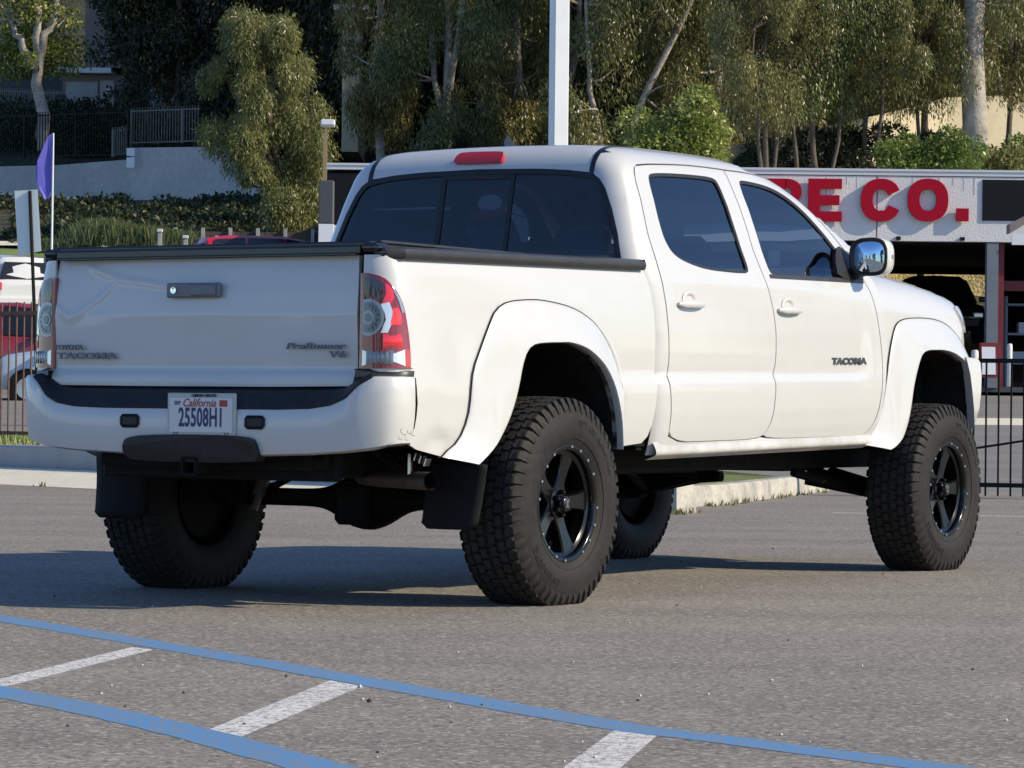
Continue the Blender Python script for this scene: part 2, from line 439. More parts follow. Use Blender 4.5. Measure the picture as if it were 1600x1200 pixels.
# --- cab geometry curves (right flank, y given as |y|)
YCH=.553
zs=np.concatenate([np.linspace(.56,1.62,28),np.linspace(1.64,1.80,30)])
cc=corner_curve(F_cab,zs,1.25,None)
kk=cc[:,1]>=YCH+.008; cc=cc[kk]
xs_top=np.concatenate([np.linspace(cc[-1,0]+.004,1.2,12),np.linspace(1.25,2.2,14),np.linspace(2.24,3.05,18)])
def yedge(x): return np.interp(x,[.9,2.2,2.5,2.8,3.05],[YCH+.008,YCH+.008,.612,.665,.70])
top_pt=cast(F_body,xs_top,-yedge(xs_top),'top',-1,1.0,2.2)
RDOOR=[(1.035,.583),(1.036,.70),(1.026,.78),(1.012,.842),(1.030,.895),(1.026,.98),(1.018,1.06),(.998,1.217),(.983,1.34),(.986,1.45),(.997,1.565),(1.009,1.70),(1.045,1.742),(1.15,1.752),(1.26,1.758),(1.51,1.768),(1.72,1.768),(1.866,1.765),(1.872,1.719),(1.887,1.636),(1.91,1.506),(1.918,1.40),(1.924,1.328),(1.947,1.258),(1.984,1.14),(2.003,1.046),(2.008,.95),(2.004,.89),(1.978,.845),(1.986,.80),(1.984,.762),(1.972,.668),(1.94,.62),(1.889,.579),(1.5,.580)]
FDOOR_L=[(1.896,.579),(1.947,.62),(1.979,.668),(1.991,.762),(1.993,.80),(1.985,.845),(2.011,.89),(2.015,.95),(2.010,1.046),(1.991,1.14),(1.954,1.258),(1.931,1.328),(1.925,1.40),(1.917,1.506),(1.894,1.636),(1.879,1.719),(1.873,1.764)]
FDOOR=FDOOR_L+[(2.10,1.762),(2.25,1.752),(2.36,1.735),(2.48,1.692),(2.60,1.625),(2.74,1.535),(2.87,1.440),(2.955,1.37),(2.985,1.31),(3.028,1.24),(3.061,1.146),(3.093,1.028),(3.114,.92),(3.112,.793),(3.077,.666),(3.02,.606),(2.945,.569),(2.5,.574)]
RWIN=[(1.122,1.690),(1.140,1.712),(1.19,1.72),(1.337,1.727),(1.55,1.73),(1.735,1.728),(1.766,1.70),(1.780,1.62),(1.790,1.55),(1.808,1.444),(1.812,1.33),(1.795,1.305),(1.70,1.303),(1.578,1.306),(1.45,1.31),(1.33,1.322),(1.206,1.346),(1.14,1.375),(1.117,1.42),(1.108,1.50),(1.108,1.56),(1.112,1.63)]
FWIN=[(1.968,1.710),(1.985,1.728),(2.10,1.724),(2.22,1.715),(2.33,1.697),(2.448,1.658),(2.57,1.592),(2.702,1.508),(2.80,1.43),(2.862,1.36),(2.865,1.31),(2.83,1.297),(2.578,1.294),(2.30,1.298),(2.05,1.303),(2.015,1.312),(2.004,1.34),(2.003,1.437),(1.98,1.58),(1.968,1.65)]
def side_parts(s):
    R=(s<0)
    # outer skin of the cab flank with the door openings
    doors=FDOOR_L[:0]+[p for p in RDOOR[:18]]+[(q) for q in FDOOR[16:34]]+[(2.5,.574),(1.889,.578),(1.5,.580)]
    dh=chaikin(doors,1)
    dh=shrink(dh,-.007)
    out=[(p[0],p[2]) for p in cc]+[(p[0],p[2]) for p in top_pt]+[(3.06,1.33)]
    out+=[(3.10,1.30),(3.12,1.25),(3.15,1.10),(3.17,.97),(3.15,.80),(3.11,.66),(3.05,.575),(2.98,.535),(2.2,.53),(1.3,.53),(.93,.53)]
    cab=panel('cab_side',out,F_body,'side',[M['paint']][0],truck,s,[dh],sp=.035,rim=.01)
    # C pillar, the part of the corner that faces the tailgate
    wr=[(.742,1.30),(.736,1.357),(.711,1.45),(.671,1.559),(.63,1.645),(.60,1.685),(YCH+.006,1.712)]
    o=[(s*a,b) for a,b in wr]+[(s*(YCH+.008),z) for z in np.linspace(1.72,cc[-1,2]-.004,6)]+[(s*p[1],p[2]) for p in cc[::-1] if p[2]>1.02]+[(s*.742,1.03)]
    panel('rear_pillar',o,F_cab,'rear',M['paint'],cab,s,sp=.022,rim=.006,lo=.6,hi=1.3)
    # dark jamb behind the gaps
    jo=chaikin([(1.0,.56),(1.0,1.3),(.99,1.5),(1.0,1.76),(1.86,1.79),(2.15,1.78),(2.42,1.73),(2.62,1.63),(2.99,1.38),(3.06,1.25),(3.13,.95),(3.1,.65),(2.97,.555)],1)
    panel('door_jamb',jo,F_body,'side',M['under'],cab,s,[chaikin(shrink(RWIN,.0),1),chaikin(shrink(FWIN,.0),1)],sp=.06,off=-.016,rim=0)
    for nm,ol,wn,hx in (('rear_door',RDOOR,RWIN,(1.206,1.170)),('front_door',FDOOR,FWIN,(2.134,1.156))):
        keep=(12,17) if nm=='rear_door' else (16,)
        olc=chaikin(ol,2,keep)
        wc=chaikin(wn,2)
        d=panel(nm,olc,F_body,'side',M['paint'],truck,s,[wc],sp=.03,rim=.014)
        # window seal, glass
        panel('window_seal',wc,F_body,'side',M['black'],d,s,[shrink(wc,.013)],sp=.03,off=-.004,rim=.006)
        g=panel('side_window',shrink(wc,.008),F_body,'side',M['glass_t'],d,s,sp=.05,off=-.010,rim=0)
        # handle: cup and grip
        hb=MB(); cx,cz=hx
        P=cast(F_body,np.array([cx]),np.array([cz]),'side',s)[0]; yb=abs(P[1])
        n=16; rings=[]
        for t in (0,.25,.5,.75,1):      # raised pad with shallow bowl above the grip
            rings.append([(cx+.066*math.cos(a)*(1-.6*t),s*(yb+.001+.0055*math.sin(t*math.pi)**.7-(.012*max(0,t-.3))),cz+.008+.040*math.sin(a)*(1-.6*t)) for a in [2*math.pi*k/n for k in range(n)]])
        V=[sh(*p) for r in rings for p in r]; F=[]
        for i in range(4):
            for k in range(n):
                k2=(k+1)%n; f=(i*n+k,i*n+k2,(i+1)*n+k2,(i+1)*n+k); F.append(f if s<0 else f[::-1])
        F.append(tuple(4*n+k for k in range(n)) if s<0 else tuple(4*n+k for k in range(n))[::-1])
        hb.add(V,F)
        L=.228; prof=[]
        for i in range(13):
            t=i/12; x=cx-.112+L*t
            bow=.028*math.sin(math.pi*t)**.6 if 0<t<1 else 0.002
            rz=.0145*(1-.3*abs(2*t-1)**3)*(1.1 if t<.3 else 1)
            if t in (0,1): rz*=.6
            prof.append((x,yb+.006+bow*.8,rz))
        V=[];F=[];m=10
        for x,y,rz in prof:
            for k in range(m):
                a=2*math.pi*k/m; V.append(sh(x,s*(y+.008*math.cos(a)),cz-.010+rz*math.sin(a)))
        for i in range(12):
            for k in range(m):
                k2=(k+1)%m; F.append((i*m+k,i*m+k2,(i+1)*m+k2,(i+1)*m+k) if s>0 else (i*m+k,(i+1)*m+k,(i+1)*m+k2,i*m+k2))
        F.append(tuple(range(m)) if s<0 else tuple(range(m))[::-1]); F.append(tuple(12*m+k for k in range(m))[::-1] if s<0 else tuple(12*m+k for k in range(m)))
        hb.add(V,F)
        hb.build('door_handle',M['paint'],d,smooth=True,angle=50)
        if nm=='front_door':
            V,F=text_geo('TACOMA',.040,.0025,2.05,offset=.0022,spacing=1.06)
            y0=abs(cast(F_body,np.array([2.76]),np.array([.918]),'side',s)[0][1])
            V=[sh(2.765+(x if s<0 else -x),s*(y0+.003+z),.918+y) for x,y,z in V]
            mesh('badge',V,F,M['badge_side'],d)
            # lower front corner of the window: black sail and door mirror
            sail=[(2.70,1.297),(2.985,1.30),(2.985,1.36),(2.875,1.435),(2.80,1.46),(2.74,1.40)]
            panel('mirror_sail',chaikin(sail,1,(1,)),F_body,'side',M['black'],d,s,sp=.03,off=.006,rim=.016)
            seal=[(2.0,1.288),(2.98,1.284),(2.98,1.302),(2.0,1.305)]
            panel('belt_seal',seal,F_body,'side',M['rail'],d,s,sp=.03,off=.004,rim=.01)
            mz=1.405; mx=2.86
            # housing: a rounded shell, flat end towards the rear
            n=28; rings=[]
            def ring(x,k,sy=1.,dy=0,dz=0):
                R_=[]
                for i in range(n):
                    a=2*math.pi*i/n; ca,sa=math.cos(a),math.sin(a)
                    e=.62
                    yy=.088*abs(ca)**e*math.copysign(1,ca); zz=.090*abs(sa)**e*math.copysign(1,sa)
                    if ca<0: zz*=1-.10*abs(ca)
                    R_.append(sh(x,s*(.915+dy+yy*k*sy),mz+dz+zz*k))
                return R_
            skew=lambda x,k,dy,dz: [ (p[0]+(.25*(abs(p[1])-.915)),p[1],p[2]) for p in ring(x,k,1,dy,dz)]
            R0=[skew(mx+.010,.80,0,0),skew(mx,.93,0,0),skew(mx+.003,1,0,0),skew(mx+.03,1.02,.002,0),skew(mx+.08,.98,.0,0),skew(mx+.12,.86,-.005,0),skew(mx+.145,.62,-.012,0),skew(mx+.155,.3,-.02,0)]
            V=[p for r in R0 for p in r];F=[];mi=[]
            for i in range(len(R0)-1):
                for k in range(n):
                    k2=(k+1)%n; f=(i*n+k,(i+1)*n+k,(i+1)*n+k2,i*n+k2); F.append(f if s>0 else f[::-1])
                    mi.append(1 if i<2 else 0)
            F.append(tuple((len(R0)-1)*n+k for k in range(n))); mi.append(0)
            hs=mesh('door_mirror',V,F,[M['paint'],M['black']],d,mi=mi,angle=50)
            rr_=[skew(mx+.012-.010*(1-q*q),.82*q,0,0) for q in (.999,.8,.6,.4,.2,.02)]; V=[p for r_ in rr_ for p in r_]; Fm=[((i+0)*n+k,(i+0)*n+(k+1)%n,(i+1)*n+(k+1)%n,(i+1)*n+k) for i in range(5) for k in range(n)]+[tuple(5*n+k for k in range(n))]; gm=mesh('mirror_glass',V,[f if s<0 else f[::-1] for f in Fm],M['mirror'],hs,smooth=True)
            ind=MB(); ind.box(sh(mx+.075,s*(.915+.088),mz+.0),(.03,.006,.022),bev=.003); ind.build('turn_indicator',M['lens_grey'],hs)
            arm=MB(); arm.tube([sh(2.90,s*.80,1.325),sh(2.895,s*.86,1.335),sh(2.885,s*.905,1.35)],[.034,.028,.026],12); arm.build('mirror_arm',M['black'],hs,smooth=True)
    # rocker: rolled sill under the doors
    n=9; X=np.linspace(.93,3.03,40); P=[]
    for x in X:
        row=[]
        for k in range(n):
            t=k/(n-1); a=t*math.pi*.75
            yy=.846+.020*math.sin(a)*1.0; zz=.585-.075*t+.0*math.cos(a)
            if t>.72: yy-=.05*(t-.72)/.28
            row.append(sh(x,s*yy,zz))
        P.append(row)
    P=np.array(P); P=P if s>0 else P[:,::-1]
    grid_mesh('sill',P,M['paint_dirty'],cab,angle=50)
    # front wing
    arch=[(3.225,.55),(3.33,.64),(3.37,.76),(3.43,.88),(3.50,.955),(3.62,.985),(3.80,.985),(3.96,.955),(4.08,.90)]
    fo=[(2.98,.560),(3.05,.60),(3.085,.655),(3.121,.79),(3.123,.92),(3.102,1.03),(3.070,1.148),(3.037,1.243),(3.005,1.305),(3.04,1.318)]
    xs2=np.linspace(3.06,4.28,30)
    hp=cast(F_low,xs2,-np.interp(xs2,[3.0,4.3],[.70,.66]),'top',-1,.8,1.8)
    fo+= [(p[0],p[2]) for p in hp if p[2]>1.0]
    fo+=[(4.335,.99),(4.30,.945),(4.16,.945)]+arch[::-1]+[(3.12,.545)]
    wing=panel('front_wing',fo,F_low,'side',M['paint'],truck,s,sp=.03,rim=.012)
    # headlamp, wrapping the front corner
    ho=[(4.06,1.185),(4.13,1.188),(4.19,1.165),(4.225,1.12),(4.24,1.06),(4.19,1.06),(4.12,1.11)]
    panel('headlamp',chaikin(ho,2),F_low,'side',M['lens_white'],wing,s,sp=.02,off=.012,rim=.02)
    # bed flank
    edge=[(.600,.570),(.84,.583),(.88,.61),(.904,.659),(.924,.747),(.933,.84),(.933,.913),(.927,1.03),(.917,1.134),(.908,1.19),(.895,1.233),(.878,1.272),(.862,1.30)]
    bc=corner_curve(F_bed,np.linspace(.885,1.312,14),-.6,.45)
    bo=edge+[(x,1.312) for x in np.linspace(.83,-.97,20)]+[(p[0],p[2]) for p in bc[::-1]]+[(-.915,.880),(-.903,.83),(-.892,.77),(-.896,.69),(-.912,.616),(-.86,.598),(-.74,.578),(-.66,.565)]
    ar=[(-.52,.555),(-.40,.63),(-.30,.755),(-.245,.89),(-.195,.985),(-.10,1.01),(.15,1.01),(.31,.975),(.44,.90),(.53,.80),(.57,.70),(.585,.60)]
    def dent(P):
        x,y,z=P[:,0],P[:,1],P[:,2]
        g=lambda a,b,w,h: np.exp(-((x-a)/w)**2-((z-b)/h)**2)
        if s>0: return x*0
        return -.012*g(-.72,.628,.075,.03)+.006*g(-.66,.66,.06,.03)-.003*g(-.80,.72,.05,.09)+.0035*g(-.82,.66,.04,.03)-.0015*g(-.62,.95,.1,.1)
    bed=panel('bed_side',bo+ar,F_bed,'side',M['paint'],truck,s,sp=.028,rim=.012,disp=dent)
    # embossed lip round the flare: low ridge ahead of the arch
    P=interp_curve([(.30,1.12),(.48,1.04),(.60,.93),(.675,.80),(.695,.68)],24); rows=[]
    for i,(x,z) in enumerate(P):
        q=cast(F_bed,np.array([x]),np.array([z]),'side',s)[0]; t=P[min(i+1,23)]-P[max(i-1,0)]; t/=np.linalg.norm(t); nn=np.array([-t[1],t[0]]); hgt=.0035*math.sin(math.pi*i/23)**.5 if 0<i<23 else 0
        rows.append([sh(x+nn[0]*o,q[1]+s*(.0003+hgt*h),z+nn[1]*o) for o,h in ((-.02,0),(-.012,.15),(-.003,.8),(0,1),(.003,.8),(.012,.15),(.02,0))])
    rows=np.array(rows); grid_mesh('panel_crease',rows if s<0 else rows[:,::-1],M['paint'],bed)
    # rear post above and around the lamp
    po=[(s*.722,.885),(s*.722,1.312)]+[(s*p[1],p[2]) for p in bc[::-1]]
    panel('bed_corner',po,F_bed,'rear',M['paint'],bed,s,sp=.02,rim=.01,lo=-1.3,hi=-.5)
    # lamp interior pattern seen through the lens, laid proud of it in thin lens pieces (u = distance round the corner from the tailgate)
    us=np.linspace(0,.30,60)
    def lamp_pt(u,z,off):
        # walk round the corner
        k=tuple([round(z,4)])
        if k not in lamp_pt.c:
            th=np.linspace(math.radians(-88),math.radians(60),150); pts=[]
            for a in th:
                dx,dy=-math.cos(a),math.sin(a); A,B=0.,.9
                x0,y0=-.55,.55
                for _ in range(22):
                    m=(A+B)/2
                    if F_bed(np.array(x0+dx*m),np.array(y0+dy*m),np.array(z))<0: A=m
                    else: B=m
                pts.append((x0+dx*A,y0+dy*A))
            pts=np.array(pts); sl=np.concatenate([[0],np.cumsum(np.linalg.norm(np.diff(pts,axis=0),axis=1))])
            s0=np.interp(.716,pts[:,1],sl); lamp_pt.c[k]=(pts,sl-s0)
        pts,sl=lamp_pt.c[k]; x=np.interp(u,sl,pts[:,0]); y=np.interp(u,sl,pts[:,1])
        g=grad(F_bed,np.array([x,y,z])); return sh(x+g[0]*off,s*(y+g[1]*off),z+g[2]*off)
    if not hasattr(side_parts,'cache'): side_parts.cache={}
    lamp_pt.c=side_parts.cache
    def patch(nm,poly,mt,off,sub=6):
        A=np.array(poly); 
        mb=MB(); c=A.mean(0); n=len(A)
        V=[lamp_pt(c[0],round(c[1],3),off)];F=[]
        for k in range(1,sub+1):
            for p in A: q=c+(p-c)*k/sub; V.append(lamp_pt(q[0],round(q[1],3),off))
        for i in range(n):
            i2=(i+1)%n; F.append((0,1+i,1+i2) if s<0 else (0,1+i2,1+i))
            for k in range(1,sub):
                a=1+(k-1)*n; b=1+k*n; f=(a+i,b+i,b+i2,a+i2); F.append(f if s<0 else f[::-1])
        V2=[lamp_pt(p[0],round(p[1],3),off-.006) for p in A]; b=len(V); V+=V2; a=1+(sub-1)*n
        for i in range(n):
            i2=(i+1)%n; f=(a+i,b+i,b+i2,a+i2); F.append(f if s<0 else f[::-1])
        return mesh(nm,V,F,mt,lamp,angle=40)
    ell=lambda cu,cz,a,b,n=22,a0=0,a1=360:[(cu+a*math.cos(math.radians(a0+(a1-a0)*k/n)),cz+b*math.sin(math.radians(a0+(a1-a0)*k/n))) for k in range(n)]
    rows=[]; UE=chaikin([(.0,1.244),(.041,1.243),(.087,1.229),(.117,1.20),(.148,1.161),(.169,1.114),(.183,1.059),(.196,.999),(.203,.943),(.205,.897)],2,(0,9))
    ue=np.array(sorted([(z,u) for u,z in UE if u>.03 or z>1.2])); 
    for z in np.linspace(.897,1.2435,36):
        um=float(np.interp(z,ue[:,0],ue[:,1])); um=um if z<1.243 else .03
        q=[lamp_pt(-.004,round(z,3),-.03),lamp_pt(-.004,round(z,3),.004)]+[lamp_pt(um*t,round(z,3),.007) for t in np.linspace(.0,.97,14)]+[lamp_pt(um,round(z,3),.004),lamp_pt(um+.001,round(z,3),-.006)]
        rows.append(q)
    rows=np.array(rows); top=rows[-1].copy(); top[:,0]+=.02; bot=rows[0].copy(); bot[:,0]+=.02; rows=np.concatenate([bot[None],rows,top[None]])
    lamp=grid_mesh('tail_light',rows if s>0 else rows[:,::-1],M['red_dark'],truck,angle=50)
    patch('lens_smoked',[(.016,1.14),(.014,1.232),(.041,1.234),(.064,1.222),(.084,1.205),(.084,1.14)],M['lens_smoke'],.0085)
    patch('lens_red_curve',[(.084,1.135),(.094,1.17),(.090,1.205),(.100,1.203),(.116,1.185),(.124,1.157),(.112,1.13)],M['red_bright'],.009)
    patch('lens_clear_edge',[(.124,1.185),(.150,1.145),(.165,1.10),(.155,1.10),(.14,1.14),(.118,1.18)],M['lens_grey'],.009)
    patch('lens_silver',[(.078,1.131),(.107,1.138),(.121,1.101),(.118,1.06),(.105,1.026),(.081,1.026),(.099,1.067),(.092,1.101)],M['lens_white'],.0092)
    patch('lens_red_upper',[(.119,1.093),(.119,1.116),(.136,1.118),(.150,1.098),(.155,1.054),(.112,1.054)],M['red_bright'],.0094)
    patch('lamp_bowl',[(max(u,.012),z) for u,z in ell(.035,1.083,.057,.068)],M['lens_grey'],.010)
    patch('lamp_bowl_dark',[(max(u,.017),z) for u,z in ell(.035,1.083,.048,.057)],M['bowl'],.012)
    patch('bulb_ring',ell(.036,1.082,.021,.026),M['lens_grey'],.015)
    patch('bulb',ell(.036,1.082,.013,.017),M['bowl'],.018)
    for k in range(8):
        a=math.radians(-85+k*24); patch('led',ell(.036+.035*math.cos(a),1.083+.043*math.sin(a),.0045,.0055,8),M['lens_smoke'],.0135,2)
    patch('lens_red_lower',[(.090,.971),(.090,1.022),(.150,1.022),(.157,1.004),(.157,.971)],M['red_bright'],.0094)
    patch('reversing_lens',[(.012,.905),(.012,.965),(.168,.965),(.172,.905)],M['lens_white'],.010)
    patch('reversing_dark',[(.030,.911),(.030,.962),(.125,.962),(.125,.911)],M['lens_grey'],.0112,3)
    for k in range(6): patch('reversing_rib',[(.036+k*.0155,.913),(.036+k*.0155,.960),(.040+k*.0155,.960),(.040+k*.0155,.913)],M['bowl'],.012,2)
    patch('lens_edge_red',[(.174,.903),(.170,.967),(.190,.966),(.199,.903)],M['red'],.0085)
    # flares
    def flare(nm,oc,ic,F,yo,n=44,label=None):
        O=interp_curve(oc,n); I=interp_curve(ic,n); rows=[]
        for i in range(n):
            o,ii=O[i],I[i]
            q=cast(F,np.array([o[0]]),np.array([o[1]]),'side',s)[0]; yb=abs(q[1]); 
            qi=cast(F,np.array([ii[0]]),np.array([ii[1]]),'side',s)[0]; yi=abs(qi[1]); row=[]
            e=min(1,min(i,n-1-i)/3+.55)
            Y=max(yo if not callable(yo) else yo(ii[0]),yb+.02)
            for t,yy in ((0,yb-.008),(0,yb+.006),(.015,yb+.010)):
                row.append((o[0]+(ii[0]-o[0])*t,yy,o[1]+(ii[1]-o[1])*t))
            for t in (.1,.2,.3,.4,.5,.6,.7,.8,.88,.94,.98):
                u=t; b=yb+.011+(Y-yb-.011)*(.55*u+.45*math.sin(u*math.pi/2))
                row.append((o[0]+(ii[0]-o[0])*t,b,o[1]+(ii[1]-o[1])*t))
            row+=[(ii[0],Y-.004,ii[1]),(ii[0],Y-.016,ii[1]),(ii[0],Y-.05,ii[1])]
            rows.append([sh(x,s*y,z) for x,y,z in row])
        rows=np.array(rows); m=rows.shape[1]
        ff=grid_mesh(nm,rows if s>0 else rows[:,::-1],M['paint'],truck,angle=50)
        # rubber seal along its outer edge
        mb=MB(); 
        mb.tube([(o[0],o[1],o[2]) for o in [tuple(r[1]) for r in rows]],.0032,6); mb.build('rubber_seal',M['rubber'],ff,smooth=True)
        # inner arch liner
        I2=np.array([[ [ii[0],s*y,ii[1]] for y in (yo if not callable(yo) else yo(ii[0]))-np.array([.03,.12,.3,.48])] for ii in I]); I2=shear(I2)
        rr=grid_mesh('arch_liner',I2 if s<0 else I2[:,::-1],M['liner'],ff); return ff
    flare('wheel_arch_flare',[(-.690,.566),(-.684,.578),(-.60,.622),(-.555,.69),(-.537,.745),(-.518,.875),(-.46,.97),(-.395,1.06),(-.345,1.115),(-.26,1.148),(-.10,1.160),(.038,1.157),(.242,1.131),(.406,1.074),(.517,.989),(.605,.881),(.640,.75),(.648,.653),(.635,.575)],
        [(-.53,.535),(-.47,.565),(-.40,.61),(-.33,.68),(-.28,.752),(-.245,.83),(-.222,.90),(-.19,.955),(-.14,.984),(-.05,.992),(.06,.994),(.15,.993),(.28,.968),(.40,.912),(.475,.845),(.52,.775),(.549,.698),(.562,.62),(.565,.565)],F_bed,.915)
    flare('wheel_arch_flare',[(2.945,.530),(2.985,.543),(3.06,.580),(3.116,.674),(3.163,.81),(3.205,.945),(3.25,1.04),(3.30,1.098),(3.39,1.12),(3.505,1.126),(3.66,1.126),(3.80,1.115),(3.92,1.090),(4.03,1.045),(4.12,.995),(4.19,.955)],
        [(3.14,.500),(3.20,.515),(3.28,.555),(3.335,.625),(3.365,.69),(3.40,.80),(3.45,.895),(3.495,.950),(3.56,.968),(3.65,.971),(3.75,.970),(3.86,.958),(3.96,.932),(4.01,.915),(4.05,.900),(4.09,.885)],F_low,.915)
    # bed rail cap
    X=np.linspace(-1.00,.845,40); prof=[(.846,1.296),(.852,1.302),(.856,1.318),(.852,1.333),(.843,1.339),(.826,1.342),(.80,1.343),(.77,1.343),(.765,1.33)]
    rows=[[sh(x,s*(y-(.018 if i==0 else 0)-.04*max(0,(-.93-x)/.07)**2*1),z) for y,z in prof] for i,x in enumerate(X)]
    rows=np.array(rows); rc=grid_mesh('bed_rail_cap',rows if s>0 else rows[:,::-1],M['rail'],truck,angle=35)
    mb=MB(); mb.box(sh(.845,s*.808,1.321),(.006,.08,.042)); mb.build('rail_end',M['rail'],rc)
    return cab,bed
side_parts(-1); side_parts(1)
# --- roof, header, rear window
xs_r=np.linspace(-YCH,YCH,21)
def diag_edge(yv):
    a,b=0.,1.2
    for _ in range(40):
        m=(a+b)/2
        if F_cab(np.array(1.35-m*.7071),np.array(yv),np.array(1.35+m*.7071))<0: a=m
        else: b=m
    return (1.35-a*.7071,yv,1.35+a*.7071)
de=[diag_edge(y) for y in xs_r]
wtop=[(y,np.interp(abs(y),[0,.3,.45,.553],[1.742,1.736,1.726,1.713])) for y in xs_r]
ytop=2.22
ro=[(p[0],p[1]) for p in de]+[(ytop,YCH),(ytop+.03,.3),(ytop+.04,0),(ytop+.03,-.3),(ytop,-YCH)]
roof=panel('roof',ro,F_cab,'top',M['paint'],truck,-1,sp=.035,rim=.008,lo=1.3,hi=2.1)
panel('roof_header',[(p[1],p[2]) for p in de]+wtop[::-1],F_cab,'rear',M['paint'],roof,-1,sp=.014,rim=.008,lo=.5,hi=1.5)
for s in (-1,1):      # black drip channels
    y1,y2=s*(YCH-.012),s*(YCH+.022)
    e=diag_edge(s*YCH)
    panel('roof_channel',[(e[0]-.01,y1),(2.3,y1),(2.3,y2),(e[0]-.01,y2)],F_cab,'top',M['black'],roof,s,sp=.03,off=-.005,rim=0,lo=1.3,hi=2.1)
    panel('roof_channel',[(y1,1.70),(y1,e[2]+.01),(y2,e[2]+.01),(y2,1.70)],F_cab,'rear',M['black'],roof,s,sp=.02,off=-.004,rim=0,lo=.5,hi=1.5)
    y1,y2=s*(YCH-.006),s*(YCH+.016)
    panel('roof_channel',[(y1,1.705),(y1,e[2]+.005),(y2,e[2]+.005),(y2,1.705)],F_cab,'rear',M['gloss_black'],roof,s,sp=.02,off=.0025,rim=.008,lo=.5,hi=1.5)
    panel('roof_channel',[(e[0]+.001,y1),(1.25,s*(YCH-.003)),(1.25,s*(YCH+.008)),(e[0]+.001,y2)],F_cab,'top',M['gloss_black'],roof,s,sp=.02,off=.0025,rim=.008,lo=1.3,hi=2.1)
rw=[(-.742,1.30),(-.736,1.357),(-.711,1.45),(-.671,1.559),(-.63,1.645),(-.60,1.685),(-.565,1.706),(-.5,1.718)]+[(y,z) for y,z in wtop if abs(y)<.48]+[(.5,1.718),(.565,1.706),(.60,1.685),(.63,1.645),(.671,1.559),(.711,1.45),(.736,1.357),(.742,1.30)]
rw=rw+[(.742,1.15),(-.742,1.15)]
seal=panel('rear_window_frame',rw,F_cab,'rear',M['black'],truck,-1,[shrink(rw,.022)],sp=.03,off=.001,rim=.015,lo=.5,hi=1.5)
panel('rear_window',shrink(rw,.018),F_cab,'rear',M['glass_r'],truck,-1,sp=.05,off=-.006,rim=0,lo=.5,hi=1.5)
for yy,wd in ((.172,.026),(-.175,.020)):
    panel('slider_bar',[(yy-wd/2,1.16),(yy-wd/2,1.73),(yy+wd/2,1.73),(yy+wd/2,1.16)],F_cab,'rear',M['black'],seal,-1,sp=.03,off=-.001,rim=.01,lo=.5,hi=1.5)
panel('slider_bar',[(-.17,1.697),(-.17,1.722),(.17,1.724),(.17,1.699)],F_cab,'rear',M['black'],seal,-1,sp=.03,off=-.001,rim=.01,lo=.5,hi=1.5)
bl=chaikin([(.130,1.768),(.122,1.800),(.095,1.807),(-.085,1.805),(-.112,1.800),(-.116,1.766),(-.10,1.762),(.11,1.763)],2)
b=panel('high_brake_light',bl,F_cab,'rear',M['red'],truck,-1,sp=.009,off=.019,rim=.035,lo=.5,hi=1.5)
# windscreen, bonnet
we=[(x,yedge(x)-.004) for x in np.linspace(2.235,3.03,12)]
wo_=[(x,-y) for x,y in we]+[(3.1,-.4),(3.12,0),(3.1,.4)]+we[::-1]+[(2.27,.3),(2.28,0),(2.27,-.3)]
panel('windscreen',wo_,F_cab,'top',M['glass_c'],truck,-1,sp=.06,off=-.004,rim=0,lo=1.2,hi=2.1)
panel('windscreen_frame',shrink(wo_,-.03),F_cab,'top',M['black'],truck,-1,[shrink(wo_,.045)],sp=.04,off=-.012,rim=0,lo=1.2,hi=2.1)
panel('headliner',[(1.02,-.60),(2.36,-.60),(2.36,.60),(1.02,.60)],F_cab,'top',M['seat'],truck,-1,sp=.08,off=-.035,rim=0,lo=1.2,hi=2.1)
ho=[(3.04,-.695),(4.26,-.655),(4.32,-.4),(4.34,0),(4.32,.4),(4.26,.655),(3.04,.695)]
panel('bonnet',ho,F_low,'top',M['paint'],truck,-1,sp=.05,rim=.012,lo=.7,hi=1.8)
fr=[(-.80,.96),(-.80,1.0),(-.64,1.20),(.64,1.20),(.80,1.0),(.80,.96)]
mb=MB(); mb.box(sh(4.33,0,1.05),(.10,1.30,.20),bev=.02); mb.build('grille',M['black'],truck)
# shark fin aerial on the roof
mb=MB(); P=[(0,0),(.012,.030),(.030,.052),(.045,.058),(.062,.045),(.10,.022),(.16,0)]
fx=1.12; fz=float(cast(F_cab,np.array([fx+.05]),np.array([.03]),'top',-1,1.3,2.1)[0][2])-.004
mb.prism(P,-.004,.004,lambda u,v,h:sh(fx+u,.02+h,fz+v))
mb.prism([(-.01,0),(0,.022),(.05,.03),(.12,.015),(.17,0)],-.018,.018,lambda u,v,h:sh(fx+u,.02+h*(1-v*12),fz+v*.8))
mb.build('roof_aerial',M['gloss_black'],truck,smooth=True,angle=30)
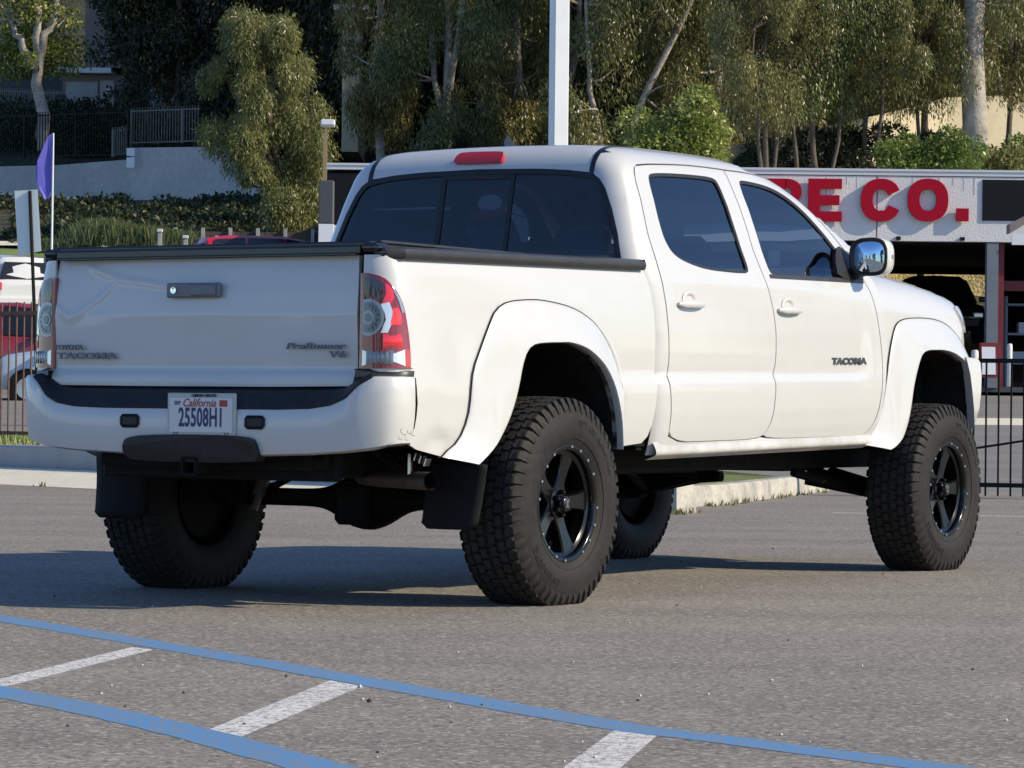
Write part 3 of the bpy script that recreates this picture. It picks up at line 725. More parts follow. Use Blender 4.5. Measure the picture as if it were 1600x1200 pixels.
# --- tailgate
def F_tg(x,y,z):
    x0=np.interp(z,[.82,.845,.872,.892,.96,1.10,1.18,1.26,1.305,1.32],[-1.062,-1.064,-1.060,-1.046,-1.049,-1.056,-1.048,-1.036,-1.028,-1.025])
    return x0+.012*(y/.72)**2-x
RID=[((.547,1.279),(.412,1.235)),((.412,1.235),(.169,1.206)),((.412,1.235),(.481,1.172)),((.481,1.172),(.612,1.095)),((.612,1.095),(.645,1.086)),((.645,1.086),(.70,1.125))]
def tg_dent(P):
    y,z=P[:,1],P[:,2]; d=np.full(len(y),9.)
    for (a,b),(c,e) in RID:
        ax=np.array([a,b]);dv=np.array([c-a,e-b]); L=dv@dv; t=np.clip(((y-a)*dv[0]+(z-b)*dv[1])/L,0,1)
        d=np.minimum(d,np.hypot(y-a-t*dv[0],z-b-t*dv[1]))
    r=.0048*np.exp(-(d/.012)**2)
    wave=.0020*np.sin(y*6+1.3)*np.exp(-((z-1.12)/.06)**2)+.0012*np.sin(y*11+z*7)
    return r+wave*.8-.004*np.exp(-((y-.55)/.14)**2-((z-1.17)/.07)**2)
to=[(.722,.845),(.717,.90),(.728,1.07),(.728,1.20),(.715,1.312),(-.690,1.312),(-.700,1.20),(-.702,1.0),(-.700,.89),(-.688,.832),(-.3,.828),(.3,.828),(.712,.830)]
hh=chaikin([(.150,1.160),(.152,1.216),(-.098,1.216),(-.098,1.162)],2)
tg=panel('tailgate',to,F_tg,'rear',M['paint'],truck,-1,sp=.0105,rim=.03,lo=-1.4,hi=-.6,disp=tg_dent)
# scooped recess below the handle
mb=MB(); rows=[]
for i in range(13):
    t=i/12*2-1; rows.append([sh(-1.0555+.0*j,.026-t*.118*(1-.12*j/5),1.162-.034*(1-t*t)**.5*j/5) for j in range(6)])
h=MB(); h.box(sh(-1.066,.026,1.189),(.022,.250,.056),bev=.006); h.box(sh(-1.080,.0,1.189),(.012,.075,.040),0,bev=.004); h.box(sh(-1.080,-.058,1.189),(.010,.055,.040),0,bev=.004)
hd=h.build('tailgate_handle',M['grey_plastic'],tg,smooth=True,angle=30)
k=MB(); k.lathe([(0,-.0855+1.075-1.075),(.013,-.086),(.014,-.082),(.014,-.07)],18,axis='x',c=sh(-1.0,.110,1.188)); k.build('lock_cylinder',M['chrome'],hd,smooth=True)
def badge(txt,yc,zc,size,xs,off=.001,shear_=0,sp=1.05,mt='badge',par=tg,x=-1.056,ex=.003):
    V,F=text_geo(txt,size,ex,xs,offset=off,spacing=sp,shear=shear_)
    V=[sh(x-z-ex,yc-xx,zc+yy) for xx,yy,z in V]
    return mesh('badge',V,F,M[mt],par)
badge('TOYOTA',.634,.974,.026,1.25,.0008)
badge('TACOMA',.545,.941,.033,2.0,.0012)
badge('PreRunner',-.525,.978,.031,1.85,.0008,.25)
badge('V6',-.625,.947,.033,1.9,.0012,.1)
# --- tonneau cover
tc=MB(); tc.box(sh(-.075,0,1.331),(1.90,1.48,.026),bev=.008); tc.box(sh(-1.030,0,1.330),(.045,1.42,.040),bev=.010)
tc.box(sh(-1.054,0,1.314),(.010,1.40,.010),0,bev=.003)
tn=tc.build('tonneau_cover',M['gloss_black'],truck,smooth=True,angle=30)
for s in(-1,1):
    mb=MB(); mb.box(sh(-.995,s*.745,1.338),(.10,.08,.034),bev=.014); mb.box(sh(-.985,s*.772,1.320),(.07,.06,.036),bev=.015); mb.build('cover_corner',M['gloss_black'],tn,smooth=True,angle=40)
for yy in (-.735,.735):
    mb=MB(); mb.box(sh(-.05,yy,1.342),(1.84,.045,.014),bev=.005); mb.build('cover_rail',M['rail'],tn,smooth=True,angle=30)
# bed front wall and floor, dark
mb=MB(); mb.box(sh(.86,0,1.0),(.03,1.62,.62)); mb.box(sh(-.08,0,.70),(1.86,1.0,.03)); mb.build('bed_floor',M['under'],truck)
# --- rear bumper: sections swept round the plan path
path=interp_curve([(-.915,-.872),(-.985,-.874),(-1.050,-.845),(-1.095,-.77),(-1.118,-.68),(-1.128,-.50),(-1.132,-.30),(-1.132,0),(-1.132,.30),(-1.128,.50),(-1.118,.68),(-1.095,.77),(-1.050,.850),(-.985,.882),(-.915,.885)],121)
def bz(y,arr): return np.interp(abs(y),[a for a,b in arr],[b for a,b in arr])
topz=[(0,.748),(.40,.748),(.55,.752),(.64,.765),(.70,.79),(.745,.835),(.80,.868),(.88,.868)]
botz=[(0,.572),(.33,.572),(.55,.580),(.70,.590),(.80,.600),(.88,.616)]
rows=[];prow=[]
for i,(x,y) in enumerate(path):
    t=path[min(i+1,120)]-path[max(i-1,0)]; t/=np.linalg.norm(t); n=np.array([-t[1],t[0]]); 
    if n@np.array([x+.4,y*.6])<0: n=-n
    zt,zb=bz(y,topz),bz(y,botz)
    corner=max(0,min(1,(abs(y)-.62)/.2))
    row=[(-.055,zt+.001),(-.02,zt+.0015),(-.006,zt-.002),(0,zt-.010)]
    for u in (.2,.4,.6,.75,.88,.96): row.append((.004*math.sin(u*3.14)-.012*corner*max(0,u-.5)-.010*u**3,zt-.010+(zb-zt+.010)*u))
    row+=[(-.030-.02*corner,zb-.001),(-.07,zb+.002)]
    rows.append([sh(x+n[0]*o,y+n[1]*o,z) for o,z in row])
bump=grid_mesh('rear_bumper',np.array(rows),M['paint'],truck,angle=38)
rows=[]
for i,(x,y) in enumerate(path):
    if abs(y)>.80: continue
    zt=bz(y,topz); e=max(0,(abs(y)-.68)/.12)
    tz=.835+.035*e
    xx=min(-1.03+.0*e,x+.085)
    rows.append([sh(x+.006,y*.996,zt-.008),sh(x+.002,y*.998,zt+.004),sh(x+.012,y*.992,zt+.012),sh((x*.5+xx*.5),y*.97,(zt+tz)/2+.012),sh(xx+.01,y*.95,tz-.004),sh(xx+.03,y*.945,tz)])
grid_mesh('bumper_step_pad',np.array(rows),M['black'],bump,angle=40)
for s in (-1,1):   # moulded filler between lamp and bumper corner
    P=[]
    for k in range(10):
        t=k/9; x=-1.075+.165*t; y=.715+.150*math.sin(min(1,t*1.25)*math.pi/2)
        P.append([sh(x-.004,s*(y+.002),.866),sh(x-.002,s*(y+.003),.884),sh(x+.01,s*(y-.008),.896)])
    P=np.array(P); grid_mesh('lamp_filler',P if s>0 else P[:,::-1],M['rail'],bump,angle=60)
# lower black step
st=[(.300,.572),(.293,.615),(.275,.634),(.20,.645),(0,.650),(-.22,.648),(-.31,.640),(-.325,.615),(-.335,.572),(-.30,.545),(.26,.545)]
mb=MB(); mb.prism(chaikin(st,1),0,.05,lambda u,v,h:sh(-1.148+h+.03*max(0,(.60-v)/.05)*.6,u,v)); mb.build('bumper_lower_step',M['black'],bump)
for yy in (.268,-.314):
    mb=MB(); mb.box(sh(-1.136,yy,.697),(.012,.088,.052),bev=.012); mb.build('bumper_plug',M['black'],bump)
for s in (-1,1):
    mb=MB(); q_=[(x,float(abs(cast(F_bed,np.array([x]),np.array([z]),'side',-1)[0][1])),z) for x,z in ((-.909,.862),(-.903,.83),(-.893,.77),(-.8935,.72),(-.899,.675))]; mb.tube([sh(x,s*(y+.001),z) for x,y,z in q_],[.005,.005,.0045,.003,.0015],6); mb.build('bumper_gap_seal',M['rubber'],bump,smooth=True)
# number plate
pl=MB(); PY,PZ=-.072,.724; X0=-1.1425
pl.box(sh(X0+.004,PY,PZ),(.010,.318,.160),0,bev=.004)
pl.box(sh(X0-.002,PY,PZ-.002),(.004,.290,.128),1)
def ptext(txt,yc,zc,size,xs,m,off=.0,shr=0,spc=1.0):
    V,F=text_geo(txt,size,.0006,xs,offset=off,shear=shr,spacing=spc); pl.add([sh(X0-.005-z,yc-x,zc+y) for x,y,z in V],F,m)
ptext('25508H1',PY-.002,PZ-.014,.098,.55,2,.0020,0,1.05)
ptext('California',PY+.008,PZ+.042,.042,.95,3,.0003,.35)
ptext('LEMON GROVE',PY-.015,PZ+.0705,.015,1.1,4,.0003)
ptext('SEP',PY+.108,PZ+.042,.020,1.0,2,.0003)
pl.box(sh(X0-.0046,PY-.105,PZ+.042),(.001,.036,.024),3)
for q in (-1,1):   # ring emblems in the lower corners of the frame
    pl.lathe([(.0085,0),(.0105,-.001),(.0085,-.002)],16,4,axis='x',c=sh(X0-.001,PY+q*.118,PZ-.068)); pl.lathe([(.003,0),(.0045,-.001),(.003,-.002)],12,4,axis='x',c=sh(X0-.001,PY+q*.118,PZ-.066))
pl.build('licence_plate',[M['plate_frame'],M['plate'],M['navy'],M['inkred'],M['under']],bump)
# hitch receiver and chain tabs
mb=MB(); 
for dy,dz,w_,h_ in ((-.030,0,.008,.066),(.030,0,.008,.066),(0,.030,.068,.008),(0,-.030,.068,.008)): mb.box(sh(-1.06,-.012+dy,.528+dz),(.16,w_,h_))
mb.tube([sh(-.96,-.52,.55),sh(-.96,.52,.55)],.030,12); mb.build('hitch_receiver',M['under'],truck,smooth=True)
# --- front bumper
def F_fb(x,y,z): return F_low(x*.985+.01,y*.985,np.full_like(np.asarray(z,float),.95)+0*x)+.0
P=[]
for a in np.linspace(-1,1,41):
    y=a*.915; 
    x=4.44-.22*abs(a)**3-.03*abs(a)
    row=[]
    for z,o in ((.935,-.06),(.93,-.02),(.91,0),(.85,.010),(.76,.008),(.68,-.005),(.62,-.03),(.58,-.07)):
        row.append(sh(x+o,y*(1+(o*.3)),z))
    P.append(row)
side_ext=[]
for sgn in (-1,1):
    base=P[0] if sgn<0 else P[-1]
    ext=[[ (p[0]-d-(.10*max(0,(.93-(p[2]-SHEAR*5.4))/.35)**.6*-1 if 0 else 0),sgn*(abs(p[1])+e),p[2]) for p in base] for d,e in ((.03,.006),(.06,.006))]
    ext2=[]
    # end follows the arch opening: further forward lower down
    for q,(d) in enumerate((1,)):
        row=[]
        for p in base:
            zb=p[2]-SHEAR*(p[0]+1.1); xe=np.interp(zb,[.58,.68,.76,.85,.93,.97],[4.11,4.10,4.08,4.05,4.0,4.0]); row.append((xe,sgn*.922,p[2]))
        row2=[(p[0]+.004,sgn*.905,p[2]) for p in row]; row3=[(p[0]+.02,sgn*.84,p[2]) for p in row]
        ext2=[row,row2,row3]
    side_ext.append(ext2)
P=side_ext[0][::-1]+P+side_ext[1]
fb=grid_mesh('front_bumper',np.array(P),M['paint'],truck,angle=40)
for s in (-1,1):
    L_=[]
    for z,xe in ((.57,4.115),(.68,4.105),(.76,4.085),(.85,4.055),(.93,4.005),(.97,3.96)): L_.append([sh(xe+.006,s*y,z) for y in (.90,.75,.55,.40)])
    L_=np.array(L_); grid_mesh('arch_liner',L_ if s>0 else L_[:,::-1],M['liner'],fb)
mb=MB(); mb.box(sh(4.15,0,.80),(.3,1.3,.4)); mb.box(sh(3.64,0,.80),(.9,.9,.45)); mb.build('engine_bay',M['under'],truck)
# --- wheels
def build_wheel():
    wm=MB()
    # barrel and hub seen in depth; +y is the outer face in this builder (mirrored later)
    wm.lathe([(.222,-.11),(.213,-.10),(.205,-.06),(.200,.02),(.205,.09),(.214,.112)],64,0)
    wm.lathe([(.214,.112),(.205,.09),(.196,.02),(.196,-.08),(.19,-.11)],64,0)
    o=wm.build('wheel',[M['rim']],None,smooth=True)
    ty=MB(); prof=[(.216,.105),(.222,.122),(.235,.130),(.262,.143),(.300,.147),(.335,.143),(.362,.134),(.385,.125),(.3985,.112),(.4025,.09),(.4045,0)]
    prof=prof+[(r,-h) for r,h in prof[-2::-1]]
    ty.lathe(prof,96,0)
    N=52
    def R_(y):   # tread crown radius
        a=abs(y); return .4165-.006*(a/.118)**2-.004*max(0,(a-.095)/.02)**2
    def lug(poly,pitch,flip,m=1,depth=.014,ri=None,ro=None):
        n=len(poly); V=[]
        for k,lev in enumerate((0,1,2)):
            cx=sum(p[0] for p in poly)/n; cy=sum(p[1] for p in poly)/n
            for (y,t) in poly:
                s_=(1,1,.93)[lev]; yy=cx+(y-cx)*s_; tt=cy+(t-cy)*s_
                yy=yy if not flip else -yy
                r=R_(yy)-(depth if lev==0 else (.002 if lev==1 else 0))
                a=(pitch+tt)*2*math.pi/N*(1 if not flip else -1)
                V.append((r*math.cos(a),yy,r*math.sin(a)))
        F=[]
        for lv in (0,1):
            for i in range(n):
                i2=(i+1)%n; F.append((lv*n+i,lv*n+i2,(lv+1)*n+i2,(lv+1)*n+i))
        F.append(tuple(2*n+i for i in range(n)))
        ty.add(V,[f[::-1] for f in F],m)
    A=[(.003,.02),(.012,.30),(.004,.52),(.022,.80),(.036,.72),(.040,.50),(.032,.34),(.042,.10),(.026,-.06)]
    B=[(.046,.10),(.040,.36),(.047,.52),(.044,.74),(.062,.90),(.078,.78),(.072,.55),(.080,.30),(.066,.04)]
    C=[(.084,.06),(.080,.34),(.088,.56),(.086,.80),(.100,.88),(.1125,.84),(.1145,.50),(.1145,.12),(.100,.0)]
    rnd=random.Random(3)
    for k in range(N):
        for fl in (False,True):
            o_=.5 if fl else 0
            lug(A,k+o_,fl); lug(B,k+o_+.35,fl); lug(C,k+o_+.62,fl)
            # shoulder lug running down the sidewall
            a0=(k+o_+.62+.06); a1=a0+(.74 if k%2 else .66); sg=-1 if fl else 1; dr=.030 if k%2 else .044
            V=[]
            for lev,(r,y) in enumerate(((.4125,.1135),(.4085,.1215),(.398,.1275),(.384,.1325),(.384-dr*.5,.1385),(.384-dr,.1405))):
                for q,(t,e) in enumerate(((a0+.02*lev,0),(a0+.05+.02*lev,1),(a1-.05-.03*lev,1),(a1-.03*lev,0))):
                    a=t*2*math.pi/N*sg; yy=(y-(0 if e else .007)-(0 if lev<5 else .004)); rr=r-(0 if e else .004)
                    V.append((rr*math.cos(a),sg*yy,rr*math.sin(a)))
            F=[]
            for i in range(5):
                for j in range(3): F.append((i*4+j,i*4+j+1,i*4+j+5,i*4+j+4))
            ty.add(V,F,0 if True else 1)
    # raised ring and lettering on the outer sidewall
    ty.lathe([(.252,.1365),(.254,.1415),(.257,.1425),(.259,.140)],96,0)
    for j in range(40):    # serrated band
        a=j*2*math.pi/40+.03; 
        if not (20<=j<=39): continue
    def arc_text(txt,r,a_mid,size,y=.1465):
        V,F=text_geo(txt,size,.0015,1.15,offset=.001,spacing=1.1)
        # text runs clockwise seen from outside; outside is +y here
        out=[]
        for x,yy,z in V:
            a=a_mid-x/r; rr=r+yy; h=np.interp(rr,[.262,.300,.335,.362],[.143,.147,.143,.134])
            out.append((rr*math.cos(a),h+.0006+z,rr*math.sin(a)))
        ty.add(out,F,2)
    arc_text('BFGoodrich',.318,math.radians(-52),.040)
    arc_text('All-Terrain T/A KO2',.318,math.radians(128),.032)
    tyre=ty.build('tyre',[M['tyre'],M['tyre_tread'],M['tyre']],o,smooth=True,angle=32)
    rm=MB()
    # dished five-spoke face
    fy=.084
    rm.lathe([(0,fy+.004),(.050,fy+.004),(.058,fy),(.060,fy-.03)],40,0)
    for k in range(5):
        a=math.radians(106+72*k); ca,sa=math.cos(a),math.sin(a)
        P2=[(.045,-.040),(.075,-.030),(.110,-.029),(.150,-.034),(.196,-.046),(.196,.046),(.150,.034),(.110,.029),(.075,.030),(.045,.040)]
        hh_=lambda u: fy-.004+ .016*max(0,(u-.08)/.12)
        n=len(P2); V=[]
        for lv,(dh,sc_) in enumerate(((-.045,1.0),(-.006,1.0),(0,.82))):
            for u,v in P2: V.append((u*ca-v*sc_*sa,hh_(u)+dh,u*sa+v*sc_*ca))
        F=[]
        for lv in (0,1):
            for i in range(n):
                i2=(i+1)%n; F.append((lv*n+i,lv*n+i2,(lv+1)*n+i2,(lv+1)*n+i))
        for i in range(4): F.append((2*n+i,2*n+i+1,2*n+n-2-i,2*n+n-1-i))
        rm.add(V,[f[::-1] for f in F],0)
        # window pocket edge between the spokes
    rm.lathe([(.207,.100),(.200,.097),(.192,.092),(.190,.070),(.186,.05)],64,0)
    rm.lathe([(0,.0),(.19,.0),(.19,-.02)],48,0)
    for k in range(6):
        a=2*math.pi*(k+.5)/6; rm.lathe([(.011,fy),(.011,fy+.022),(.007,fy+.028),(0,fy+.028)],6,0,c=(.044*math.cos(a),0,.044*math.sin(a)))
    rm.lathe([(.030,fy+.004),(.034,fy+.026),(.030,fy+.034),(0,fy+.035)],28,0)
    rim=rm.build('rim',[M['rim']],o,smooth=True,angle=28)
    cp=MB(); cp.lathe([(.022,fy+.036),(.025,fy+.038),(.022,fy+.040),(0,fy+.040)],24,0)
    for sx in(-1,1):
        cp.add([(sx*.004,fy+.041,-.016),(sx*.012,fy+.041,-.016),(sx*-.004,fy+.041,.016),(sx*-.012,fy+.041,.016)],[(0,1,2,3)] if sx<0 else [(3,2,1,0)],1)
    cp.build('centre_cap',[M['gloss_black'],M['chrome']],o,smooth=True)
    rg=MB(); rg.lathe([(.236,.108),(.2375,.119),(.234,.1245),(.226,.1265),(.214,.1255),(.208,.121),(.206,.108)],96,0)
    ring=rg.build('clamp_ring',[M['rim']],o,smooth=True,angle=50)
    for k in range(20):
        if k%5==4: continue
        a=2*math.pi*(k+.3)/20; bt=MB()
        bt.lathe([(.0075,.124),(.0078,.1290),(.0055,.1325),(0,.1330)],8,0,c=(.2215*math.cos(a),0,.2215*math.sin(a)))
        bt.build('ring_bolt',M['steel'],o,smooth=True)
    br=MB(); br.lathe([(.0,-.07),(.19,-.07),(.195,-.09)],40,0); br.lathe([(0,.03),(.15,.03),(.155,.02),(.155,-.05),(.05,-.06)],40,0); br.lathe([(.06,fy-.03),(.06,.03)],24,0); br.build('brake_drum',[M['under']],o,smooth=True)
    return o
proto=build_wheel()
def flatten(o,rot):
    pass
wheels=[]
def place_wheel(src,x,s,rot,first=False):
    w_=src if first else copy_tree(src)
    w_.parent=truck
    # bake: rotate about the axle, mirror to the proper flank, flatten the contact patch
    def bake(ob):
        me=ob.data.copy(); ob.data=me; n=len(me.vertices); V=np.zeros(n*3,np.float32); me.vertices.foreach_get('co',V); V=V.reshape(-1,3)
        c,s_=math.cos(rot),math.sin(rot); X,Z=V[:,0]*c-V[:,2]*s_,V[:,0]*s_+V[:,2]*c; Y=V[:,1].copy()
        if s<0: X,Y=-X,-Y
        if ob.name.startswith('tyre'):
            sq=np.clip((-Z-.30)/.12,0,1); Y*=1+.05*sq*sq; Z=np.maximum(Z,-HUB+.0005*0)
        me.vertices.foreach_set('co',np.stack([X,Y,Z],1).ravel().astype(np.float32)); me.update()
        for ch in ob.children: bake(ch)
    bake(w_); w_.location=(x,s*TC,HUB); wheels.append(w_)
srcs=[proto]+[copy_tree(proto) for _ in range(3)]
for o_,(x,s,r) in zip(srcs,((0,-1,0.0),(WB,-1,.02),(0,1,.9),(WB,1,2.1))): place_wheel(o_,x,s,r,True)
# --- running gear
ax=MB(); prof=[]
for y in np.linspace(-.72,.72,49):
    r=.040+.088*math.exp(-abs((y+.06)/.155)**2.4)
    prof.append((r,y))
V=[];F=[]
for k in range(20):
    a=2*math.pi*k/20
    for r,y in prof: V.append((r*math.cos(a)*.9,y,HUB-.0+r*math.sin(a)*(1.0 if math.sin(a)<0 else .8)))
L=len(prof)
for k in range(20):
    k2=(k+1)%20
    for i in range(L-1): F.append((k*L+i,k*L+i+1,k2*L+i+1,k2*L+i))
ax.add(V,F)
ax.box((-.13,-.07,HUB-.02),(.03,.17,.17),bev=.02)
ax.build('rear_axle',M['under'],truck,smooth=True)
for s in (-1,1):
    mb=MB(); pts=[(-.72,s*.55,.60),(-.5,s*.55,.50),(-.2,s*.55,.43),(0,s*.55,.41),(.2,s*.55,.43),(.5,s*.55,.50),(.70,s*.55,.58)]
    for k in range(4): mb.tube([(x*(1-.12*k),y,z-.012*k-.0) for x,y,z in pts],.012,6)
    mb.box((0,s*.55,HUB+.02),(.16,.09,.12),bev=.01); mb.build('leaf_spring',M['under'],truck)
    mb=MB(); mb.tube([(-.10,s*.44,HUB-.06),(-.02,s*.42,.50),(.10,s*.40,.75)],[.016,.017,.017],10); mb.tube([(-.075,s*.437,HUB+.0),(.07,s*.405,.72)],[.027,.027],12); mb.build('shock_absorber',M['steel'] if s<0 else mat('grey_shock',(.16,.16,.16),.4,metal=.5),truck,smooth=True)
    mb=MB(); mb.box(sh(1.6,s*.46,.50),(4.9,.07,.13),bev=.012); mb.build('chassis_rail',M['under'],truck)
    # mud flap: thin rubber sheet, slightly curved
    P=[]
    for i in range(11):
        z=.60-.30*i/10; row=[]
        for j in range(9):
            t=j/8; q_=i/10; y=.665+(.245+.022*(1-q_))*t; w0=1-.0*t
            zz=z-.055*t*(1-q_)**2; 
            if i==10 and j in(0,8): zz+=.02
            row.append(((-.50-.035*(i/10)**2-.02*math.sin(t*3.1)+(.07*(1-i/10)*0)),s*y,zz))
        P.append(row)
    P=np.array(P); fl=grid_mesh('mud_flap',P if s>0 else P[:,::-1],M['rubber'],truck)
    md=fl.modifiers.new('thick','SOLIDIFY'); md.thickness=.008
cm=MB(); cm.box(sh(-.92,0,.535),(.05,1.1,.12),bev=.01); cm.box(sh(-.60,.1,.545),(.5,.9,.10),bev=.02)
for x,z,h in ((-.95,.56,.09),(-.45,.55,.08),(.55,.53,.08),(1.5,.48,.07),(2.5,.46,.08)): cm.box(sh(x,0,z),(.09,.94,h),bev=.01)
cm.box(sh(1.15,.20,.50),(.95,.36,.20),bev=.05)      # fuel tank
cm.box(sh(2.25,-.02,.50),(.9,.34,.20),bev=.06)      # gearbox
cm.box(sh(3.30,0,.43),(.50,.80,.09),bev=.03); cm.box(sh(3.9,0,.50),(.5,.9,.16),bev=.04)
cm.tube([(.12,-.05,.40),(1.8,-.03,.49)],.035,12)
cm.build('chassis_crossmembers',M['under'],truck,smooth=True,angle=30)
for s in (-1,1):
    mb=MB(); mb.tube([(3.45,s*.32,.45),(3.60,s*.72,.36)],[.05,.04],10); mb.tube([(3.72,s*.32,.45),(3.62,s*.72,.36)],[.04,.04],10); mb.tube([(WB,s*.25,.43),(WB,s*.75,HUB)],.028,10); mb.tube([(3.66,s*.70,.36),(3.66,s*.60,.85)],[.05,.06],12); mb.tube([(3.02,s*.46,.47),(3.50,s*.62,.37)],.022,8)
    mb.box((WB,s*.74,.42),(.12,.10,.22),bev=.02); mb.build('front_suspension',M['under'],truck,smooth=True)
mb=MB(); mb.box(sh(1.55,0,.565),(4.9,1.62,.02)); mb.box(sh(1.0,0,.60),(.25,1.6,.1)); mb.build('floor_pan',M['under'],truck)
sp_=MB(); sp_.lathe([(.0,-.06),(.20,-.06),(.22,-.10),(.36,-.10),(.395,-.05),(.395,.05),(.36,.10),(0,.10)],40,0,axis='z',c=sh(-.56,.06,.60)); sp_.build('spare_wheel',M['rubber'],truck,smooth=True)
ex=MB(); ex.tube([(-.35,-.30,.50),(-.55,-.40,.495),(-.66,-.55,.490),(-.74,-.80,.486),(-.755,-.845,.486)],[.034,.034,.034,.034,.034],18,caps=False); ex.tube([(-.755,-.845,.486),(-.66,-.55,.490)],[.029,.029],18,1,caps=False)
ex.tube([(-.35,-.30,.50),(.3,-.28,.55),(1.2,-.28,.52)],[.034,.034,.034],12)
ex.tube([(-.758,-.850,.486),(-.755,-.845,.486)],[.034,.034],18,1,caps=False)
ex.build('exhaust_pipe',[M['exhaust'],M['under']],truck,smooth=True)
mb=MB(); mb.box((-.74,-.74,.545),(.012,.012,.08)); 
for k in range(3): mb.box((-.72,-.76-.022*k,.575-.010*k),(.035,.006,.030),0,Matrix.Rotation(.35,3,'X'))
mb.build('exhaust_hanger',M['steel'],truck)
# --- cabin
it=MB()
for y in (-.36,.36):
    it.box(sh(2.15,y,.95),(.50,.50,.16),bev=.05); it.box(sh(1.93,y,1.20),(.14,.48,.56),0,Matrix.Rotation(-.22,3,'Y'),bev=.05); it.box(sh(1.83,y,1.53),(.09,.26,.17),0,Matrix.Rotation(-.1,3,'Y'),bev=.035)
it.box(sh(1.35,0,.92),(.50,1.35,.16),bev=.05); it.box(sh(1.10,0,1.14),(.12,1.36,.44),0,Matrix.Rotation(-.15,3,'Y'),bev=.05)
for y in (-.42,0,.42): it.box(sh(1.07,y,1.43),(.08,.27,.13),bev=.03)
it.build('seats',M['seat'],truck,smooth=True)
ds=MB(); ds.box(sh(2.85,0,1.16),(.30,1.40,.26),bev=.06); ds.box(sh(1.9,0,.80),(2.1,1.5,.02)); ds.box(sh(.97,0,.95),(.03,1.5,.6)); 
ds.tube([sh(2.62+.05*math.sin(a),.36+.18*math.cos(a),1.22+.18*math.sin(a)) for a in np.linspace(0,2*math.pi,25)],.014,8); ds.build('dashboard',M['dash'],truck,smooth=True)
mb=MB(); mb.box(sh(1.02,.46,1.588),(.006,.34,.008)); mb.box(sh(1.02,.235,1.584),(.006,.03,.012)); mb.build('reflection_strip',mat('cream_reflection',(.8,.75,.6),.6,emit=None),truck)  # added cream strip inside the rear glass, stands in for a pale reflected line
for k,(y_,z_,r_) in enumerate(((-.895,.672,.030),(-.893,.668,.018),(-.888,.662,.022))):
    mb=MB(); mb.tube([sh(-1.01+.035*k+r_*math.cos(a),y_+.0,z_+.5*r_*math.sin(a)) for a in np.linspace(2.6,4.9,7)],.0009,5); mb.build('scuff_mark',M['rubber'],bump)
# red and white cloth slung over the rear headrest
cl=MB()
def cloth(pts,m,th=.006):
    cl.prism(pts,0,th,lambda u,v,h:sh(1.005+h-.03*math.cos((u+.05)*6),u,v),m)
cloth(chaikin([(.045,1.575),(.055,1.60),(.035,1.632),(-.02,1.640),(-.06,1.625),(-.075,1.60),(-.06,1.575),(-.01,1.57)],1),0)
cloth(chaikin([(.085,1.53),(.05,1.575),(-.01,1.568),(-.06,1.575),(-.12,1.60),(-.17,1.57),(-.19,1.53),(-.15,1.545),(-.07,1.55),(-.0,1.535),(.05,1.53)],1),1,.008)
cloth(chaikin([(-.10,1.60),(-.15,1.585),(-.195,1.53),(-.205,1.43),(-.165,1.425),(-.155,1.47),(-.12,1.535),(-.085,1.56)],1),0,.010)
cl_o=cl.build('hanging_cloth',[mat('white_cloth',(.7,.7,.7),.8),mat('red_cloth',(.55,.04,.06),.8)],None)
cl_o.location=truck.location; cl_o.rotation_euler=truck.rotation_euler; tag(cl_o,'red and white cloth hanging inside the rear window of the pickup','cloth')
# ================================================================ surroundings
from mathutils import noise as mnoise
_CM=cam.matrix_world.copy()
def at(px,py,Y):
    """the point at distance Y ahead seen at a photo pixel (1600 x 1200)"""
    d=_CM.to_3x3()@Vector(((px-800)/5003.4,-(py-600)/5003.4,-1)); t=Y/d.y
    return _CM.translation+d*t
def gnd(px,py,z=0):
    d=_CM.to_3x3()@Vector(((px-800)/5003.4,-(py-600)/5003.4,-1)); t=(z-CAM_H)/d.z
    p=_CM.translation+d*t; return (p.x,p.y,z)
